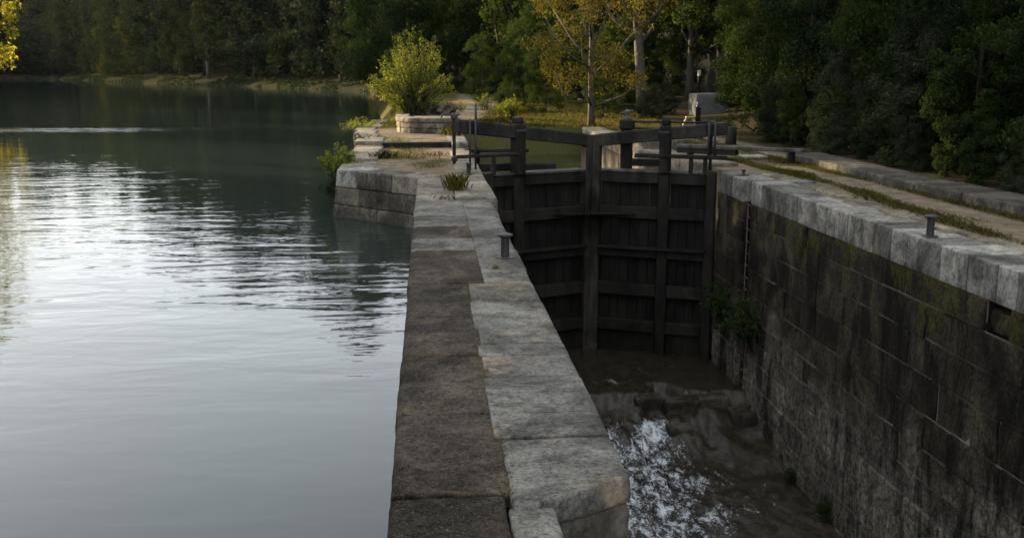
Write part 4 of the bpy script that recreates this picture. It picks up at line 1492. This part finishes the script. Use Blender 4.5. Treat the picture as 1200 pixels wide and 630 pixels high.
def tuft(label, loc, n, h, spread, seed, mat):
    r = np.random.default_rng(seed)
    o = thing('grass_tuft', label, 'grass tuft', loc, 'grass tufts on the stonework')
    P = np.array(loc) + np.stack([r.normal(0, spread, n), r.normal(0, spread, n), np.full(n, -.03)], 1)
    V, Q = blades(P, h, seed, .55)
    part('blades', mesh_np('blades', V, Q), mat, o, None, 'stuff')


tuft('grass tuft coloured as if sunlit on the end of the centre wall near the gate', (.62, 21.9, .01), 260, .36, .11, 1, M['weed'])
tuft('low grass tuft in the joint at the wide end of the centre wall', (.30, 20.3, .0), 50, .14, .12, 2, M['drygrass'])
tuft('grass tuft in the slab corner on the left quay', (-1.35, 30.5, -.03), 160, .25, .22, 3, M['grass'])
tuft('grass tuft on the sand near the middle of the left quay', (.2, 31.5, -.03), 90, .16, .2, 4, M['grass'])
tuft('grass tuft at the foot of the quadrant wall', (1.0, 38.6, .15), 160, .4, .28, 5, M['grass'])
tuft('little weed in the joint beside the nearest bollard', (.85, 12.9, 0), 26, .08, .04, 6, M['drygrass'])

# grass spread over the ground: nobody could count it
r = np.random.default_rng(77)
PX, PY = [], []
for (x0, x1, y0, y1, n) in ((8.7, 10.95, 8, 30, 90000), (8.0, 13.0, 27, 46, 26000), (-2.0, 1.2, 26, 46, 16000), (-3, 12, 46, 75, 52000)):
    X = r.uniform(x0, x1, n); Y = r.uniform(y0, y1, n)
    tv = turf_amount(X, Y)
    k = r.uniform(0, 1, n) < np.clip((tv - .30) * 1.0, 0, .7)
    PX.append(X[k]); PY.append(Y[k])
PX = np.concatenate(PX); PY = np.concatenate(PY)
PZ = land_z(PX, PY)
k = PZ > -.5
P = np.stack([PX, PY, PZ - .01], 1)[k]
hg = .035 + .05 * fnoise(P * .8, 2, 5) + .06 * (P[:, 1] > 46) + .03 * (P[:, 1] > 30)
V, Q = blades(P, hg, 78, .9, .006)
V[:, :] = V
tag(part('grass', mesh_np('grass', V, Q), M['grass']), 'short thin grass on the banks and the mound', 'grass', kind='stuff')
# moss and dry grass in the joint along the centre wall
P = []
for i in range(1500):
    y = r.uniform(5.7, 12.2)
    k = fnoise(np.array([[y * 2.2, 0, 0]]), 2, 3)[0]
    if r.random() < (k - .3) * 2:
        P.append((.488 + r.normal(0, .018 + .02 * k), y, -.012))
P = np.array(P)
V, Q = blades(P, .020, 79, 1.4, .003)
tag(part('joint_grass', mesh_np('joint_grass', V, Q), M['drygrass']), 'dry grass and moss in the long joint of the centre wall', 'grass', kind='stuff')

# ---- far bank trees ------------------------------------------------------------------------
f_a = wood_tree('bank_tree', 'x', 'tree', 40, 9.0, .5, 22000, .55, 170, 131, env_full, M['leaf_far'], M['bark_d'], .4, 12, gap=.38, lobe=(.14, .30), aspect=.7)
f_b = wood_tree('bank_tree', 'x', 'tree', 34, 8.0, .5, 20000, .55, 150, 132, env_round, M['leaf_far'], M['bark_d'], .35, 12, gap=.38, lobe=(.16, .32), aspect=.7)
f_c = wood_tree('bank_tree', 'x', 'tree', 42, 6.5, 1.0, 18000, .55, 130, 133, env_col, M['leaf_farw'], M['bark_d'], .4, 12, gap=.40, lobe=(.18, .38), aspect=.7)
FG = 'dark trees along the far bank of the pond'
fl = 'dark leafy tree in the unbroken row along the far bank'
nfar = 0
d_next = 0
for i in range(len(BP)):
    if i > i_turn + 62: break
    if blen[i] < d_next: continue
    d_next = blen[i] + rng.uniform(8.0, 12.0)
    p = bank_pt(i, 13 + rng.uniform(-1.5, 3))
    if blen[i] < 12: continue
    q = (f_a, f_b, f_a, f_c)[nfar % 4] if nfar % 7 else f_b
    nfar += 1
    plant(q, p[0], p[1], rng.uniform(0, 6), rng.uniform(.9, 1.2) * float(np.interp(blen[i], [0, 40, 200, 330, 430], [1.0, 1.25, 1.25, 1.1, 1.6])), fl, None, FG, p[2] - .4)
# rank grass and reeds hanging over the far bank
CP = []
for i in range(len(BP)):
    if i > i_turn + 62: break
    for q in range(70):
        s_ = rng.uniform(-.3, 7.0)
        b = bank_pt(min(i, len(BP) - 2), s_)
        b[:2] += BT[i] * rng.uniform(-2, 2) + BN[i] * rng.normal(0, .3)
        b[2] = max(b[2], WL - .1) + rng.uniform(.0, .5)
        CP.append(b)
CP = np.array(CP)
keep = fnoise(CP * np.array([.12, .12, .1]), 2, 5) > .42
CP = CP[keep]
V, Q = leaf_quads(CP, np.tile([[0, -.4, .6]], (len(CP), 1)), .75, 301, .6)
tag(part('bank_grass', mesh_np('bank_grass', V, Q), M['leaf_far']), 'rank dark grass hanging over the far bank of the pond', 'grass', kind='stuff')
# a wood of crowns mounting the hillside behind them reads as one mass
CP, CN, CS = [], [], []
for i in range(0, min(i_turn + 62, len(BP)), 2):
    for s in (26, 37, 50, 66, 86, 110, 140, 175):
        b = bank_pt(i, s + rng.uniform(-4, 4))
        hh = rng.uniform(18, 30); rr = rng.uniform(6, 9)
        n = 260
        d = rng.normal(0, 1, (n, 3)); d /= np.linalg.norm(d, axis=1, keepdims=True)
        d[:, 2] = np.abs(d[:, 2]) * 1.0 - .25
        CP.append(b + np.array([0, 0, hh * .55]) + d * np.array([rr, rr, hh * .5]) * rng.uniform(.75, 1.08, (n, 1)))
        CN.append(d)
CP = np.vstack(CP); CN = np.vstack(CN)
V, Q = leaf_quads(CP, CN, 1.5, 300, .8)
tag(part('far_woodland', mesh_np('far_woodland', V, Q), M['leaf_far']), 'dark wooded hillside behind the trees of the far bank', 'woodland', kind='stuff')
# the tall pale poplar with its straight trunk, sunlit near the top
t = wood_tree('tall_poplar', 'tall straight-trunked tree on the far bank with a sunlit top', 'tree', 42, 5.2, 9, 9000, .62, 80, 141, env_col, M['leaf_farw'], M['bark'], .6, 10, gap=.44, lobe=(.18, .36), aspect=.7, trunk_top=.9)
jp = int(np.argmin(np.abs((BP[:, 0] / BP[:, 1]) - math.tan(math.atan((222 - 600) / 1150.0) + .085)) + (np.arange(len(BP)) > i_turn) * 9))
p = bank_pt(jp, 7.5)
put(t, (p[0], p[1], p[2] - .3))
# left bank: the bright tree at the picture's edge and the row that shades the lock
l_a = wood_tree('left_bank_tree', 'x', 'tree', 24, 6.0, 1.0, 13000, .34, 110, 151, env_full, M['leaf_sunny'], M['bark'], .4, 14, gap=.47, lobe=(.14, .28), aspect=.6)
put(l_a, (-49.2, 112, -.3), .4)
tag(l_a, 'bright sunlit yellow-green tree leaning in at the left edge of the picture', 'tree')
l_b = wood_tree('left_bank_tree', 'x', 'tree', 25, 7.0, .8, 16000, .6, 110, 152, env_full, M['leaf_mid'], M['bark'], .45, 12, gap=.36, lobe=(.16, .32), aspect=.7)
LB = 'trees on the left bank of the pond outside the picture'
for i, (x, y, s) in enumerate([(-56, -50, 1.0), (-55, -37, 1.1), (-57, -24, 1.0), (-55, -12, 1.1), (-56, 0, 1.05), (-55, 12, 1.1), (-57, 23, 1.0), (-55, 34, 1.05), (-56, 45, 1.05), (-56, 56, 1.0), (-57, 62.5, 1.0), (-58, 69.5, .95), (-65, 61, 1.1), (-66, 71, 1.0), (-67, 79, 1.05), (-61, 105, .88), (-64, 50, 1.1), (-64, 28, 1.1), (-64, 6, 1.1)]):
    plant(l_b, x, y, i * 1.7, s, 'oversized unseen tree added on the left bank to shade the far bank', None, LB, -.2)
l_c = wood_tree('added_shade_tree', 'x', 'tree', 38, 6.0, 21.5, 12000, .6, 90, 153, env_round, M['leaf_mid'], M['bark'], .28, 12, gap=.34, lobe=(.2, .36), aspect=.7, trunk_top=.85)  # invented trees: high crowns shade the hedge, sun passes beneath to the quay
for i, (x, y) in enumerate([(-58, 79), (-59, 86), (-58, 93.5)]):
    plant(l_c, x, y, i * 1.3, 1.0, 'unseen tree added on the left bank, its high crown shading the hedge', None, LB, -.2)
for i, (x, y) in enumerate([(-112, 200), (-124, 222), (-138, 244), (-152, 268), (-166, 290), (-182, 314), (-196, 338), (-212, 362), (-228, 386), (-244, 412), (-262, 440)]):  # unseen row added and oversized to keep sun off the far bank
    plant(l_b, x - 6, y, i * 1.7, 2.05, 'oversized unseen tree added on the left bank to shade the far bank', None, LB, -.2)
t = wood_tree('round_bank_tree', 'rounded tree with golden lit side at the far left bend of the bank', 'tree', 27, 14, 1.0, 14000, .95, 90, 161, env_round, M['leaf_farw'], M['bark_d'], .7, 12, gap=.38, lobe=(.18, .34), aspect=.7)
jp = int(np.argmin(np.abs((BP[:, 0] / BP[:, 1]) - math.tan(math.atan((32 - 600) / 1150.0) + .085)) + (np.arange(len(BP)) > i_turn) * 9))
p = bank_pt(jp, 9)
put(t, (p[0], p[1], p[2] - .3))

# ---- evening haze over the water: one closed box of thin even air ----------------------------
hz = NT('haze_air')
hz.t.nodes.remove(hz.b)
pv = hz.n("ShaderNodeVolumePrincipled")
pv.inputs["Color"].default_value = (.82, .88, .95, 1)
pv.inputs["Density"].default_value = .000012
pv.inputs["Anisotropy"].default_value = .2
hz.l(pv.outputs[0], hz.out.inputs["Volume"])
tag(part('haze', cbox('haze', (-900, -200, -10), (300, 1000, 190), .5), hz.m), 'thin evening haze over the pond and the woods', 'haze', kind='stuff')
